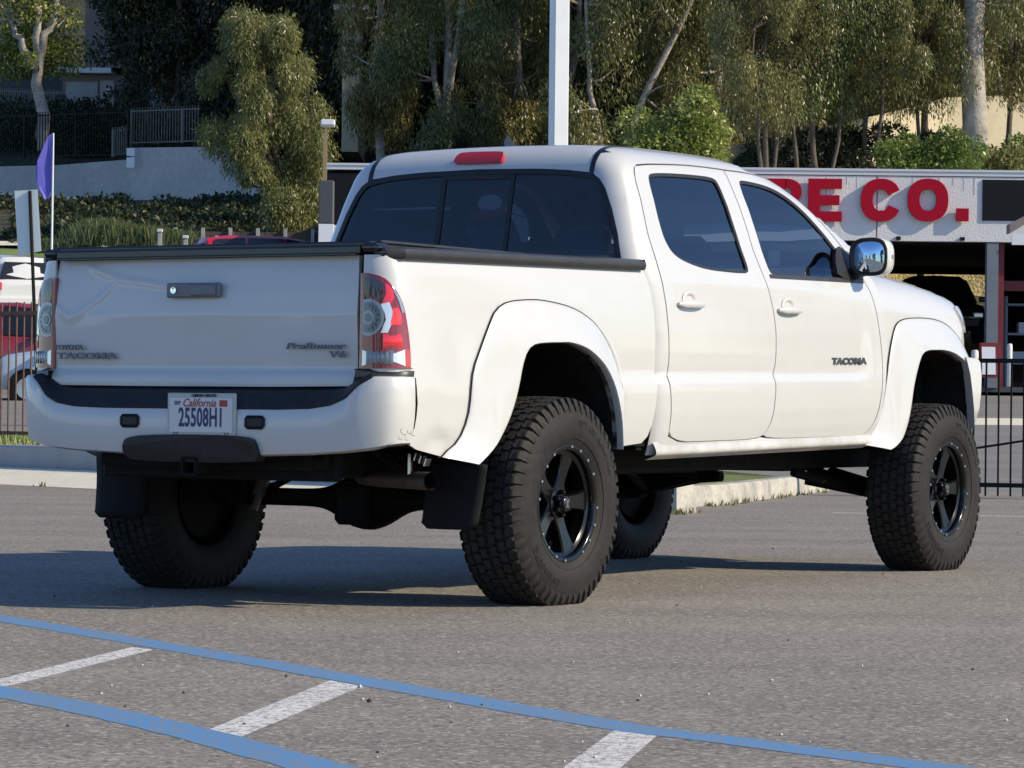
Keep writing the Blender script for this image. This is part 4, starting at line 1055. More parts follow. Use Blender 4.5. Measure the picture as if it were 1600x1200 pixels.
# ---------------------------------------------------------------- ground
def asphalt(name,base=(.262,.237,.202),dark=(.07,.064,.056),light=(.58,.53,.46)):
    m=bpy.data.materials.new(name); m.use_nodes=True; t=m.node_tree; N=t.nodes; L=t.links; b=N['Principled BSDF']
    tc=N.new('ShaderNodeTexCoord'); 
    def nz(s,d=3,r=.6):
        n=N.new('ShaderNodeTexNoise'); n.inputs['Scale'].default_value=s; n.inputs['Detail'].default_value=d; n.inputs['Roughness'].default_value=r; L.new(tc.outputs['Object'],n.inputs['Vector']); return n.outputs['Fac']
    def rng(x,a,b_,c=0,d=1):
        r=N.new('ShaderNodeMapRange'); r.inputs[1].default_value=a; r.inputs[2].default_value=b_; r.inputs[3].default_value=c; r.inputs[4].default_value=d; L.new(x,r.inputs[0]); return r.outputs[0]
    def mix(f,a,c):
        x=N.new('ShaderNodeMix'); x.data_type='RGBA'
        L.new(f,x.inputs[0])
        for i,v in ((6,a),(7,c)):
            if isinstance(v,tuple): x.inputs[i].default_value=(*v,1)
            else: L.new(v,x.inputs[i])
        return x.outputs[2]
    c=mix(rng(nz(.35,4),.35,.65,0,.75),base,tuple(q*.78 for q in base))
    c=mix(rng(nz(1.7,5),.42,.68,0,.5),c,tuple(q*1.22 for q in base))
    # drag marks running across the lot
    mp=N.new('ShaderNodeMapping'); mp.inputs['Scale'].default_value=(.05,1.3,1); L.new(tc.outputs['Object'],mp.inputs[0])
    n=N.new('ShaderNodeTexNoise'); n.inputs['Scale'].default_value=1.; n.inputs['Detail'].default_value=4; L.new(mp.outputs[0],n.inputs['Vector'])
    c=mix(rng(n.outputs['Fac'],.40,.66,0,.60),c,tuple(q*.66 for q in base))
    # aggregate
    v=N.new('ShaderNodeTexVoronoi'); v.inputs['Scale'].default_value=88; L.new(tc.outputs['Object'],v.inputs['Vector'])
    sp=N.new('ShaderNodeSeparateColor'); L.new(v.outputs['Color'],sp.inputs[0])
    c=mix(rng(sp.outputs[0],.72,1.,0,.62),c,light)
    c=mix(rng(sp.outputs[1],.70,1.,0,.75),c,dark)
    c=mix(rng(nz(38,3,.8),.48,.70,0,.55),c,dark)
    v2=N.new('ShaderNodeTexVoronoi'); v2.inputs['Scale'].default_value=19; L.new(tc.outputs['Object'],v2.inputs['Vector'])
    s2=N.new('ShaderNodeSeparateColor'); L.new(v2.outputs['Color'],s2.inputs[0])
    k=N.new('ShaderNodeMath'); k.operation='MULTIPLY'; L.new(rng(s2.outputs[0],.985,.99),k.inputs[0]); L.new(rng(v2.outputs['Distance'],.22,.12),k.inputs[1])
    c=mix(k.outputs[0],c,light)
    L.new(c,b.inputs['Base Color']); b.inputs['Roughness'].default_value=.88; b.inputs['Specular IOR Level'].default_value=.3
    h=N.new('ShaderNodeMath'); h.operation='ADD'; L.new(nz(55,3,.7),h.inputs[0]); L.new(sp.outputs[2],h.inputs[1])
    bp=N.new('ShaderNodeBump'); bp.inputs['Strength'].default_value=.8; bp.inputs['Distance'].default_value=.004; L.new(h.outputs[0],bp.inputs['Height']); L.new(bp.outputs[0],b.inputs['Normal'])
    return m
E_={}
E_['tarmac']=asphalt('tarmac'); E_['street']=asphalt('street_asphalt',(.24,.225,.20),(.13,.12,.11),(.33,.31,.28))
E_['concrete']=mat('concrete',(.74,.67,.52),.85,noise=(3,.6,(.62,.56,.44)),noise2=(40,.3,(.42,.39,.32)),bump=(80,.3,.004))
E_['stained']=mat('stained_concrete',(.50,.47,.40),.85,noise=(3.2,.9,(.24,.235,.22)),noise2=(30,.4,(.2,.19,.17)),bump=(80,.3,.004))
E_['kerb']=mat('kerb_concrete',(.36,.36,.35),.85,noise=(4,.5,(.28,.28,.28)),bump=(80,.3,.004))
E_['grass']=mat('grass_ground',(.15,.20,.045),.9,noise=(5,.8,(.26,.26,.09)),noise2=(60,.6,(.03,.05,.012)),bump=(50,1,.02))
E_['hill']=mat('hill_ground',(.035,.04,.018),.95,noise=(.5,.9,(.07,.062,.032)),noise2=(6,.7,(.015,.02,.008)),bump=(4,1,.15))
E_['stucco']=mat('grey_stucco',(.50,.49,.46),.9,noise=(.6,.6,(.38,.37,.36)),noise2=(6,.4,(.28,.27,.26)),bump=(60,.4,.006))
E_['cream']=mat('cream_wall',(.60,.52,.36),.85,noise=(2,.5,(.48,.41,.28)),bump=(40,.3,.004))
E_['brick']=mat('grey_brick',(.27,.225,.20),.9,noise=(8,.6,(.18,.15,.13)),bump=(30,.4,.01))
E_['iron']=mat('black_iron',(.008,.008,.009),.6,spec=.2)
E_['shopwhite']=mat('shop_stucco',(.76,.74,.71),.8,noise=(1.5,.6,(.64,.63,.61)),noise2=(18,.3,(.56,.55,.54)),bump=(25,.5,.02))
E_['flash']=mat('metal_flashing',(.62,.63,.64),.4)
E_['signred']=mat('sign_red',(.38,.002,.020),.6,spec=.15); E_['signrim']=mat('sign_rim',(.65,.10,.13),.3)
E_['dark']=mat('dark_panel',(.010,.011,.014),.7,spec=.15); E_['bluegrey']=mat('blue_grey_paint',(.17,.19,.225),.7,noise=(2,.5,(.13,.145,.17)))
E_['darkred']=mat('dark_red_paint',(.16,.015,.02),.5); E_['white']=mat('white_enamel',(.75,.77,.78),.4)
E_['bark']=mat('pale_bark',(.42,.37,.31),.9,noise=(2.2,.95,(.12,.09,.07)),noise2=(9,.5,(.56,.52,.46)),bump=(12,.6,.03))
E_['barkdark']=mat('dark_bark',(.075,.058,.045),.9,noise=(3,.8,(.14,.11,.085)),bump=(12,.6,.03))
def blue_paint(name,col):
    m=bpy.data.materials.new(name); m.use_nodes=True; t=m.node_tree; N=t.nodes; L=t.links; b=N['Principled BSDF']
    tc=N.new('ShaderNodeTexCoord'); n=N.new('ShaderNodeTexNoise'); n.inputs['Scale'].default_value=24; n.inputs['Detail'].default_value=4; n.inputs['Roughness'].default_value=.75; L.new(tc.outputs['Object'],n.inputs['Vector'])
    r=N.new('ShaderNodeMapRange'); r.inputs[1].default_value=.50; r.inputs[2].default_value=.64; r.inputs[4].default_value=.9; L.new(n.outputs['Fac'],r.inputs[0])
    n2=N.new('ShaderNodeTexNoise'); n2.inputs['Scale'].default_value=2.2; n2.inputs['Detail'].default_value=5; L.new(tc.outputs['Object'],n2.inputs['Vector'])
    r2=N.new('ShaderNodeMapRange'); r2.inputs[1].default_value=.35; r2.inputs[2].default_value=.75; r2.inputs[3].default_value=.0; r2.inputs[4].default_value=.35; L.new(n2.outputs['Fac'],r2.inputs[0])
    v=N.new('ShaderNodeTexVoronoi'); v.inputs['Scale'].default_value=110; L.new(tc.outputs['Object'],v.inputs['Vector']); sc=N.new('ShaderNodeSeparateColor'); L.new(v.outputs['Color'],sc.inputs[0])
    r3=N.new('ShaderNodeMapRange'); r3.inputs[1].default_value=.60; r3.inputs[2].default_value=.80; r3.inputs[4].default_value=.85; L.new(sc.outputs[0],r3.inputs[0])
    a0=N.new('ShaderNodeMath'); a0.operation='MAXIMUM'; L.new(r3.outputs[0],a0.inputs[0]); L.new(r.outputs[0],a0.inputs[1]); r=a0
    a=N.new('ShaderNodeMath'); a.operation='MAXIMUM'; L.new(r.outputs[0],a.inputs[0]); L.new(r2.outputs[0],a.inputs[1])
    x=N.new('ShaderNodeMix'); x.data_type='RGBA'; x.inputs[6].default_value=(*col,1); x.inputs[7].default_value=(.20,.19,.175,1); L.new(a.outputs[0],x.inputs[0]); L.new(x.outputs[2],b.inputs['Base Color'])
    b.inputs['Roughness'].default_value=.8
    bp=N.new('ShaderNodeBump'); bp.inputs['Strength'].default_value=.6; bp.inputs['Distance'].default_value=.003; L.new(n.outputs['Fac'],bp.inputs['Height']); L.new(bp.outputs[0],b.inputs['Normal'])
    return m
def sheet(name,pts,m,kind='structure'): return tag(mesh(name,pts,[tuple(range(len(pts)))],m),kind=kind)
lot=tag(mesh('parking_lot',[(-90,-60,0),(90,-60,0),(90,37,0),(-90,37,0)],[(0,1,2,3)],E_['tarmac']),kind='structure')
# street and slopes beyond the lot
def HZ(x,y):
    tl=np.clip((-1.0-x)/3,0,1)
    left=np.interp(y,[30,36.5,37.5,50,66,74,82,83.5,87,92,102,106,112.4,113.6,130,170],[-.06,-.06,.46,.80,1.15,2.2,3.0,3.3,4.95,5.7,7.3,7.5,7.7,9.4,13.5,30])
    right=np.interp(y,[29.5,31,50,78,84,95,120,170],[-.03,.02,.55,1.30,2.2,4.6,12,30])
    z=left*tl+right*(1-tl)
    return z
xs_=np.concatenate([np.arange(-60,-8,2.),np.arange(-8,16,.5),np.arange(16,62,2.)]); ys_=np.concatenate([np.arange(29.5,40,.5),np.arange(40,80,2),np.arange(80,172,2.5)])
Vg=[];mi=[]
for y in ys_:
    for x in xs_:
        z=float(HZ(x,y)); 
        if y>84: z+=.5*mnoise.noise(Vector((x*.15,y*.15,0)))*min(1,(y-84)/10)
        Vg.append((x,y,z-.004))
nx=len(xs_);Fg=[]
for j in range(len(ys_)-1):
    for i in range(nx-1):
        Fg.append((j*nx+i,j*nx+i+1,(j+1)*nx+i+1,(j+1)*nx+i)); ym=(ys_[j]+ys_[j+1])/2; xm=(xs_[i]+xs_[i+1])/2
        tl=xm<-2.5
        mi.append(4 if (xm<-10.2 and 82.5<ym<88) else 0 if ym<52 else (1 if (not tl and ym<57) else (0 if (ym<81 and not tl) or (tl and ym<67) else (3 if (tl and ym<76 and xm<-9) else 2))))
tag(mesh('hillside',Vg,Fg,[E_['street'],E_['concrete'],E_['hill'],E_['grass'],mat('lawn',(.16,.24,.05),.9,noise=(3,.7,(.24,.30,.09)),noise2=(30,.5,(.10,.16,.035)),bump=(40,1,.03))],smooth=True,mi=mi),kind='structure')
# painted markings
def stripe(name,pl,wd,m,z=.0005):
    P=[Vector(gnd(*p)).xy for p in pl]; L_=[];R_=[]
    Q=spline_open(np.array([tuple(p) for p in P]),40)
    for i,p in enumerate(Q):
        t=Q[min(i+1,39)]-Q[max(i-1,0)]; t/=np.linalg.norm(t); n=np.array([-t[1],t[0]]); j=1+.05*math.sin(i*2.1)
        L_.append((*(p+n*wd/2*j),z)); R_.append((*(p-n*wd/2*(2-j)),z))
    V=L_+R_; k=len(L_); return tag(mesh(name,V,[(k+i,k+i+1,i+1,i) for i in range(k-1)],m),kind='structure')
bl_=blue_paint('blue_line_paint',(.055,.235,.50)); wl_=blue_paint('white_line_paint',(.72,.70,.66))
stripe('blue_parking_line',[(-260,921),(0,966),(236,1006),(437,1041),(560,1063),(700,1088),(962,1134),(1180,1162),(1400,1191),(1640,1222)],.135,bl_,.0010)
stripe('blue_parking_line',[(-200,1040),(0,1081),(160,1113),(306,1147),(420,1178),(512,1202),(680,1250)],.145,bl_,.0010)
for i,q in enumerate([[(-60,1075),(206,1011),(240,1015),(-60,1090)],[(311,1146),(516,1063),(566,1072),(365,1156)],[(850,1221),(962,1139),(1030,1146),(945,1221)]]):
    sheet('white_parking_line',[gnd(*p,.0005) for p in q],wl_)
stripe('white_parking_line',[(1300,801),(1400,803),(1700,809)],.09,wl_)
# small stones scattered on the tarmac
rnd=random.Random(5); mb=MB()
for k in range(90):
    px=rnd.uniform(0,1600); py=641+ (rnd.random()**.7)*560
    if py<790: continue
    x,y,_=gnd(px,py); r=rnd.uniform(.003,.0075)*(1.8 if rnd.random()<.06 else 1)
    V=[Vector((rnd.uniform(.6,1)*a,rnd.uniform(.6,1)*b,rnd.uniform(.5,.9)*c)) for a,b,c in ((1,0,0),(-1,0,0),(0,1,0),(0,-1,0),(0,0,1),(0,0,-1))]
    mb.add([(x+v.x*r,y+v.y*r,.3*r+v.z*r) for v in V],[(0,2,4),(2,1,4),(1,3,4),(3,0,4),(2,0,5),(1,2,5),(3,1,5),(0,3,5)],0 if rnd.random()<.6 else 1)
tag(mb.build('loose_gravel',[mat('pale_stone',(.5,.48,.44),.8),mat('dark_stone',(.03,.03,.03),.8)]),kind='stuff')
# kerb island: apron, face, planted top
def kerbline(px,py): return Vector(gnd(px,py,0)).xy
A0,A1=kerbline(0,757),kerbline(165,765); dl=(A1-A0).normalized(); nl=Vector((-dl.y,dl.x)); nl=nl if nl.y>0 else -nl
Lp=A0-dl*14; Rp=Vector((.55,0)); Rp=A0+dl*((.55-A0.x)/dl.x)
V=[];n=30
for i in range(n+1):
    p=Lp.lerp(Rp,i/n); f=min(1,(n-i)/5)
    V.append([(p.x,p.y,.002),(p.x+nl.x*1.02*f,p.y+nl.y*1.02*f,.002+.125*f)])
tag(grid_mesh('concrete_apron',np.array(V),E_['concrete'],smooth=False),kind='structure')
kl=MB(); path2=[Lp+nl*1.03,Rp-dl*1.6+nl*1.03,Rp+nl*.25,Vector((.98,25.0)),Vector(gnd(1040,793)[:2]),Vector(gnd(1120,790)[:2]),Vector(gnd(1190,781)[:2]),Vector(gnd(1250,773)[:2]),Vector(gnd(1298,768)[:2])]
P=spline_open(np.array([tuple(p) for p in path2]),70); rows=[]
for i,p in enumerate(P):
    t=P[min(i+1,69)]-P[max(i-1,0)]; t/=np.linalg.norm(t); nn=np.array([-t[1],t[0]])
    u=i/69; h=.345 if u<.55 else .345-(.345-.165)*min(1,(u-.55)/.25)
    if nn[1]<0 and i<35: nn=-nn
    if i>=35 and nn@np.array([-1,.6])<0: nn=-nn
    rows.append([(p[0],p[1],-.05),(p[0]+nn[0]*.012,p[1]+nn[1]*.012,h-.02),(p[0]+nn[0]*.03,p[1]+nn[1]*.03,h),(p[0]+nn[0]*.17,p[1]+nn[1]*.17,h),(p[0]+nn[0]*.18,p[1]+nn[1]*.18,h-.1)])
rows=np.array(rows)
ko=grid_mesh('kerb',rows,[E_['kerb'],E_['stained']],angle=40,mi=[(1 if i>34 else 0) for i in range(69) for _ in range(4)]); tag(ko,'pale stained concrete kerb rounding the nose of the planted island','kerb')
inner=[tuple(r[3]) for r in rows]
V=[(x,y,z-.012) for x,y,z in inner]; far=[(3.3,33.2,.05),(-1.5,36.0,.44),(-20,46,.46)]
Vv=V+[(x,y,z) for x,y,z in far]
cen=len(Vv); tag(mesh('grass_strip',Vv,[tuple(range(len(Vv)))],E_['grass']),kind='structure')
# blades and weeds
def blades(name,spots,hgt,cols,n_each,spread,label=None,lean=.5,w0=.008):
    V=[];F=[]
    R=random.Random(hash(name)%99+7)
    for (x,y,z) in spots:
        for k in range(n_each):
            a=R.uniform(0,6.28); r=R.random()**.5*spread; h=hgt*R.uniform(.4,1.1); ll=R.uniform(0,lean)*h; b=R.uniform(0,6.28)
            X,Y_=x+r*math.cos(a),y+r*math.sin(a); wx,wy=math.cos(b+1.57)*w0,math.sin(b+1.57)*w0; i=len(V)
            V+=[(X-wx,Y_-wy,z),(X+wx,Y_+wy,z),(X+math.cos(b)*ll,Y_+math.sin(b)*ll,z+h)]; F.append((i,i+1,i+2))
    return mesh(name,V,F,cols)
R0=random.Random(2)
gm_=mat('grass_blades',(.22,.30,.06),.7,noise=(3,.8,(.42,.40,.15))); wm_=mat('dry_weeds',(.20,.19,.07),.8,noise=(3,.8,(.09,.12,.03)))
sp_=[]
for k in range(2200):
    t=R0.random(); p=Lp.lerp(Rp,t)+nl*R0.uniform(1.25,4.2); 
    if p.x<1.0: sp_.append((p.x,p.y,.345+.02*R0.random()))
tag(blades('grass_blades',sp_,.09,gm_,14,.22),kind='stuff')
sp_=[]
for k in range(60):
    i=R0.randint(36,68); p=P[i]; sp_.append((p[0]+R0.uniform(-.06,.03),p[1]-R0.uniform(.02,.2),0))
for k in range(16):
    p=Lp.lerp(Rp,R0.uniform(.35,1)); sp_.append((p.x,p.y-.02,0))
tag(blades('kerb_weeds',sp_,.055,wm_,14,.07,lean=.9),kind='stuff')
# ---------------------------------------------------------------- fences
def picket_fence(label,a,b,zb,zt,sp=.115,m='iron',r=.008,rails=(0,1),brace=None,topext=0,group=None,post=.02):
    """a,b ground points (x,y,z)"""
    a=Vector(a);b=Vector(b); L=(b-a).length; d=(b-a)/L
    root=empty('picket_fence',a,0,label,'fence',group); R=Matrix.Rotation(math.atan2(d.y,d.x),3,'Z')
    def P(s,z): q=d*s; return (q.x,q.y,q.z+z)
    n=int(L/sp); mb=MB()
    for i in range(n+1):
        mb.box(P(i*sp,(zb+zt)/2+topext/2),(r*2,r*2,zt-zb+topext),0,R)
    mb.build('pickets',E_[m],root)
    for z in [zb+.1 if topext==0 else zb+.04,zt-.02]:
        mb=MB(); Rr=d.to_track_quat('X','Z').to_matrix(); mb.box(P(L/2,z),(L,.03,.04),0,Rr); mb.build('rail',E_[m],root)
    for s_ in np.arange(0,L+.1,2.4):
        mb=MB(); mb.box(P(float(s_),(zb+zt)/2),(post*2,post*2,zt-zb+.05),0,R); mb.build('post',E_[m],root)
    if brace:
        mb=MB(); mb.tube([P(*brace[0]),P(*brace[1])],.012,6); mb.build('brace',E_[m],root)
    return root
E_['rusty']=mat('rusty_iron',(.16,.075,.045),.7,noise=(12,.7,(.05,.03,.022)))
fa=Vector(at(-90,690,35.2)); fb_=Vector(at(330,697,32.6)); 
picket_fence('brown iron picket fence on the grass island at the left edge',(fa.x,fa.y,.43),(fb_.x,fb_.y,.42),-.02,1.33,.118,'rusty',.007,topext=.10)
ga=at(1462,770,29.3); gb=at(1800,770,28.6)
picket_fence('black iron gate of thin bars standing ahead of the front wheel',(ga.x,ga.y,.0),(gb.x,gb.y,.0),.02,1.27,.115,'iron',.0075,brace=((.35,.45),(2.0,.72)))
# ---------------------------------------------------------------- shop
SY=75.
def rect_prism(mb,x0,z0,x1,z1,y0,y1,m=0): mb.box(((x0+x1)/2,(y0+y1)/2,(z0+z1)/2),(abs(x1-x0),abs(y1-y0),abs(z1-z0)),m)
p00=at(1560,378,SY); zt=at(1560,268,SY).z; zb=p00.z; fl=at(1560,606,SY).z
XL=at(509,262,SY).x; XR=at(1760,300,SY).x; XM=at(1000,300,SY).x
shop=empty('tyre_shop',((XL+XR)/2,SY,fl),0,'low flat-roofed white workshop with open bays and red wall letters','shop')
def rel(o): o.location=-Vector(((XL+XR)/2,SY,fl)); return o
mb=MB(); rect_prism(mb,XM-2,zb,XR,zt-.14,SY,SY+.35); rel(mb.build('fascia',E_['shopwhite'],shop))
mb=MB(); rect_prism(mb,XL,zt-.12,XR,zt-.02,SY-.02,SY+16); rect_prism(mb,XL-.02,zt-.02,XR,zt+.03,SY-.04,SY+16); rel(mb.build('roof_edge',E_['flash'],shop))
mb=MB(); zl=at(530,270,SY).z; zl2=at(530,350,SY).z; rect_prism(mb,XL,zl2,XM-2,zl,SY+.02,SY+.2,0); rel(mb.build('dark_fascia',E_['dark'],shop))
mb=MB(); rect_prism(mb,XL,fl,XL+3.2,zl2-.02,SY+.03,SY+.3,0); rel(mb.build('side_wall',E_['shopwhite'],shop))
dx0=at(1535,300,SY).x; za,zb2=at(1560,281,SY).z,at(1560,345,SY).z
mb=MB(); rect_prism(mb,dx0,zb2,XR,za,SY-.03,SY+.05); rel(mb.build('sign_board',E_['dark'],shop))
# joint line in the stucco and cracks
jx=at(1370,300,SY).x
mb=MB(); rect_prism(mb,jx,zb,jx+.02,zt-.15,SY-.004,SY+.02); rel(mb.build('wall_joint',E_['dark'],shop))
for k,(px_,w_) in enumerate(((1322,.02),(1338,.015),(1425,.02),(1466,.03),(1488,.02),(1505,.016),(1521,.03),(1290,.02))):
    x_=at(px_,300,SY).x; mb=MB(); h_=.18+.11*(k%4); rect_prism(mb,x_,zt-.16-h_,x_+w_,zt-.16,SY-.0035,SY+.01); rel(mb.build('wall_stain',E_['stucco'],shop))
for px_ in (1300,1400,1500,1590):
    x_=at(px_,372,SY).x; mb=MB(); rect_prism(mb,x_,zb+.02,x_+.10,zb+.10,SY-.10,SY-.004); rel(mb.build('wall_lamp',E_['dark'],shop))
pil=[(1542,1560),(1850,1870),(1200,1218)]
for a_,b_ in pil:
    x0=at(a_,450,SY).x; x1=at(b_,450,SY).x; mb=MB(); rect_prism(mb,x0,fl,x1,zb,SY+.02,SY+.32); rel(mb.build('pillar',E_['bluegrey'],shop))
x0=at(1561,450,SY).x
mb=MB(); rect_prism(mb,x0,fl,x0+.16,zb,SY+.3,SY+.5); rect_prism(mb,x0,at(1560,452,SY).z,XR,at(1560,436,SY).z,SY+.9,SY+1.0); rel(mb.build('bay_door_frame',E_['darkred'],shop))
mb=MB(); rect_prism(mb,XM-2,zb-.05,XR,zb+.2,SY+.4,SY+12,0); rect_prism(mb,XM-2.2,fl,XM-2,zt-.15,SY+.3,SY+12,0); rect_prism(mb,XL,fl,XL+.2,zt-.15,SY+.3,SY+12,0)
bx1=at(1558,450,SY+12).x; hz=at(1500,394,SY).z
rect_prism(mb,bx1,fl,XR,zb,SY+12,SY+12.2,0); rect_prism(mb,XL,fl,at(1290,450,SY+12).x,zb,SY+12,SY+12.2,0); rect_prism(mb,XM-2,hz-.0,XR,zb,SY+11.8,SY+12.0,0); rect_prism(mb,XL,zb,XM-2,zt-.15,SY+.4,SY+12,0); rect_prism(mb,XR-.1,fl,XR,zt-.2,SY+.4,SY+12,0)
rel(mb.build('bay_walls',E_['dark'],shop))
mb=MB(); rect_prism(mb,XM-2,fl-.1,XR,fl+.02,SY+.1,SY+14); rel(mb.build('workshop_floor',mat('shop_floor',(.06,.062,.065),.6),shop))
# wall letters
def letter(ch,x0,x1,z0,z1):
    mb=MB(); W_=x1-x0; H=z1-z0; st=.27*H; y0,y1=SY-.13,SY-.04
    def R(a,b,c,d): rect_prism(mb,x0+a*W_,z0+c*H,x0+b*W_,z0+d*H,y0,y1,0)
    sw=st/W_; sh_=.235
    if ch=='E': R(0,sw,0,1); R(sw,1,0,sh_); R(sw,.93,.385,.615); R(sw,1,1-sh_,1)
    elif ch=='T': R(0,1,1-sh_,1); R(.5-sw/2,.5+sw/2,0,1-sh_)
    elif ch in 'I.': R(0,1,0,1)
    elif ch=='R': R(0,sw,0,1); R(sw,.6,1-sh_,1); R(sw,.6,.40,.40+sh_*.8)
    if ch in 'COR':
        n=40; 
        if ch=='R': cx,cz,ox,oz,ix,iz=x0+W_*.58,z0+H*.70,W_*.42,H*.30,W_*.16,H*.10; a0,a1=-90,90
        else: cx,cz,ox,oz,ix,iz=(x0+x1)/2,(z0+z1)/2,W_/2,H/2,W_/2-st*1.02,H/2-st*.92; a0,a1=(0,360) if ch=='O' else (24,336)
        V=[];F=[]
        def se(c,s_,e=.86): return math.copysign(abs(c)**e,c),math.copysign(abs(s_)**e,s_)
        for i in range(n+1):
            a=math.radians(a0+(a1-a0)*i/n); c,s_=se(math.cos(a),math.sin(a))
            if ch=='C' and i in (0,n): pass
            for y in (y0,y1): V+=[(cx+ox*c,y,cz+oz*s_),(cx+ix*c,y,cz+iz*s_ if ch!='C' or i not in(0,n) else cz+iz*s_)]
        for i in range(n):
            b=i*4; e=b+4
            F+=[(b,b+1,e+1,e),(b+2,e+2,e+3,b+3),(b,e,e+2,b+2),(b+1,b+3,e+3,e+1)]
        F+=[(0,2,3,1),(n*4,n*4+1,n*4+3,n*4+2)]
        mb.add(V,F,0)
    if ch=='R':
        mb.prism([(x0+W_*.45,z0+H*.42),(x0+W_*.70,z0+H*.45),(x0+W_,z0),(x0+W_*.68,z0)],y0,y1,lambda u,v,h:(u,h,v))
    o=mb.build('wall_letter',[E_['signred']],shop); rel(o); return o
for ch,a_,b_ in (('T',1092,1150),('I',1160,1180),('R',1191,1252),('E',1262,1315),('C',1344,1407),('O',1417,1481),('.',1493,1513)):
    A_=at(a_,346,SY); B_=at(b_,280,SY); z0=A_.z; z1=B_.z
    if ch=='.': z1=at(a_,326,SY).z
    letter(ch,A_.x,B_.x,z0,z1)
# dry golden bank seen through the workshop
E_['dry']=mat('dry_grass_bank',(.42,.32,.14),.9,noise=(2,.9,(.16,.15,.06)),noise2=(9,.8,(.55,.44,.22)),bump=(12,1,.1))
V=[];
for j in range(14):
    for i in range(50):
        x=1.5+i*.32; y=SY+15.5+j*.5; V.append((x,y,fl-.3+j*.55+.25*mnoise.noise(Vector((x*1.1,y,0)))))
tag(mesh('dry_bank',V,[(j*50+i,j*50+i+1,(j+1)*50+i+1,(j+1)*50+i) for j in range(13) for i in range(49)],E_['dry']),kind='structure')
# neighbouring gabled canopy at the right edge
c0=at(1578,372,68.); mb=MB(); c1=at(1700,330,68.)
can=empty('gabled_canopy',(c0.x,68,fl),0,'shingled gable corner with white fascia board at the right edge','canopy')
mb=MB(); mb.add([(0,0,c0.z-fl+.10),(0,0,c0.z-fl+.30),(1.3,0,c0.z-fl+1.0),(1.3,0,c0.z-fl+.9),(0,.5,c0.z-fl+.10),(0,.5,c0.z-fl+.30),(1.3,.5,c0.z-fl+1.0),(1.3,.5,c0.z-fl+.9)],[(0,3,2,1),(4,5,6,7),(1,2,6,5),(0,4,7,3),(0,1,5,4),(3,7,6,2)]); mb.build('roof',E_['brick'],can)
mb=MB(); mb.box((.7,.06,c0.z-fl-.02),(1.3,.06,.24)); mb.build('fascia',E_['white'],can)
mb=MB(); mb.box((1.2,1.0,(c0.z-fl)/2-.2),(.16,.16,c0.z-fl)); mb.build('post',E_['white'],can)
# bollards, A-board
for (a_,b_,t_,lb) in ((1517,1529,547,'pale bollard left of the folding sign by the workshop bay'),(1573,1582,537,'slim pale bollard right of the folding sign by the workshop bay')):
    q=at(a_,604,SY-3); q2=at(b_,t_,SY-3); w_=(q2.x-q.x)/2; mb=MB(); mb.lathe([(w_,0),(w_,q2.z-q.z-.04),(w_*.7,q2.z-q.z),(0,q2.z-q.z)],14,0,axis='z'); o=mb.build('bollard',E_['shopwhite'],smooth=True); o.location=(q.x+w_,SY-3,q.z); tag(o,lb,'bollard')
q=at(1533,590,SY-4); ab=empty('folding_sign',q,0,'folding sign with a red frame and a white panel outside the bay','sign')
hh_=at(1533,535,SY-4).z-q.z
for yy,rx in ((0,-.18),(.35,.18)):
    Rm=Matrix.Rotation(rx,3,'X'); mb=MB(); mb.box((.22,yy,hh_/2),(.46,.03,hh_),0,Rm); f_=mb.build('frame',E_['darkred'],ab)
    mb=MB(); mb.box((.16,yy-.03 if yy==0 else yy+.03,hh_*.48),(.30,.02,hh_*.80),0,Rm); mb.build('panel',E_['white'],f_)
# ---------------------------------------------------------------- poles and signs
lp=at(868,600,37.5); g0=float(HZ(lp.x,37.5))
pole=empty('light_pole',(lp.x,37.5,g0-.1),rad(20),'thick square white pole rising behind the cab roof','pole'); 
mb=MB(); mb.box((0,0,5),(.185,.185,10),bev=.012); mb.build('shaft',mat('white_pole_paint',(.72,.74,.76),.45,noise=(3,.4,(.6,.62,.64))),pole); mb=MB(); mb.box((0,0,.02),(.4,.4,.04)); mb.build('base_plate',E_['white'],pole)
q=at(48,690,34.6); sg=empty('road_sign',(q.x,34.6,.42),0,'back of a tall white sign on a dark post at the left edge','sign')
tp=at(40,298,34.6); mb=MB(); bx=tp.x-q.x; bz_=tp.z-.42
mb.tube([(.09,0,0),(bx+.045,0,bz_)],.019,8); mb.build('post',E_['iron'],sg)
s0=at(22,298,34.6);s1=at(58,296,34.6);s2=at(64,392,34.6);s3=at(28,400,34.6)
mb=MB(); mb.prism(chaikin([(p.x-q.x,p.z-.42) for p in (s0,s1,s2,s3)],0),-.035,-.045,lambda u,v,h:(u,h+.065,v)); mb.build('sign_plate',mat('bare_sign_back',(.62,.68,.70),.4,metal=.3),sg)
q=at(80,400,46.); zf=float(HZ(q.x,46.)); fg=empty('feather_flag',(q.x,46,zf),0,'purple blue feather flag on a thin white pole','flag')
top=at(81.5,208,46.).z-zf
mb=MB(); mb.tube([(0,0,0),(.01,0,top)],[.022,.012],8); mb.build('flagpole',E_['white'],fg)
o_=[(82,208),(74,214),(65,232),(57,258),(55,275),(60,292),(67,303),(69,312),(77,310),(80,296),(81,270)]
pts=[(at(a,b,46.).x-q.x,at(a,b,46.).z-zf) for a,b in o_]; mb=MB(); mb.prism(chaikin(pts,1,(0,)),0,.006,lambda u,v,h:(u,h+.04*math.sin(u*30+v*3),v)); mb.build('flag_cloth',mat('flag_blue',(.12,.11,.50),.7,noise=(4,.4,(.17,.16,.58))),fg)
q=at(506,400,58.); zf=float(HZ(q.x,58.)); fp=empty('floodlight_post',(q.x,58,zf),0,'tan post with a small floodlight beside the olive tree','lamp post')
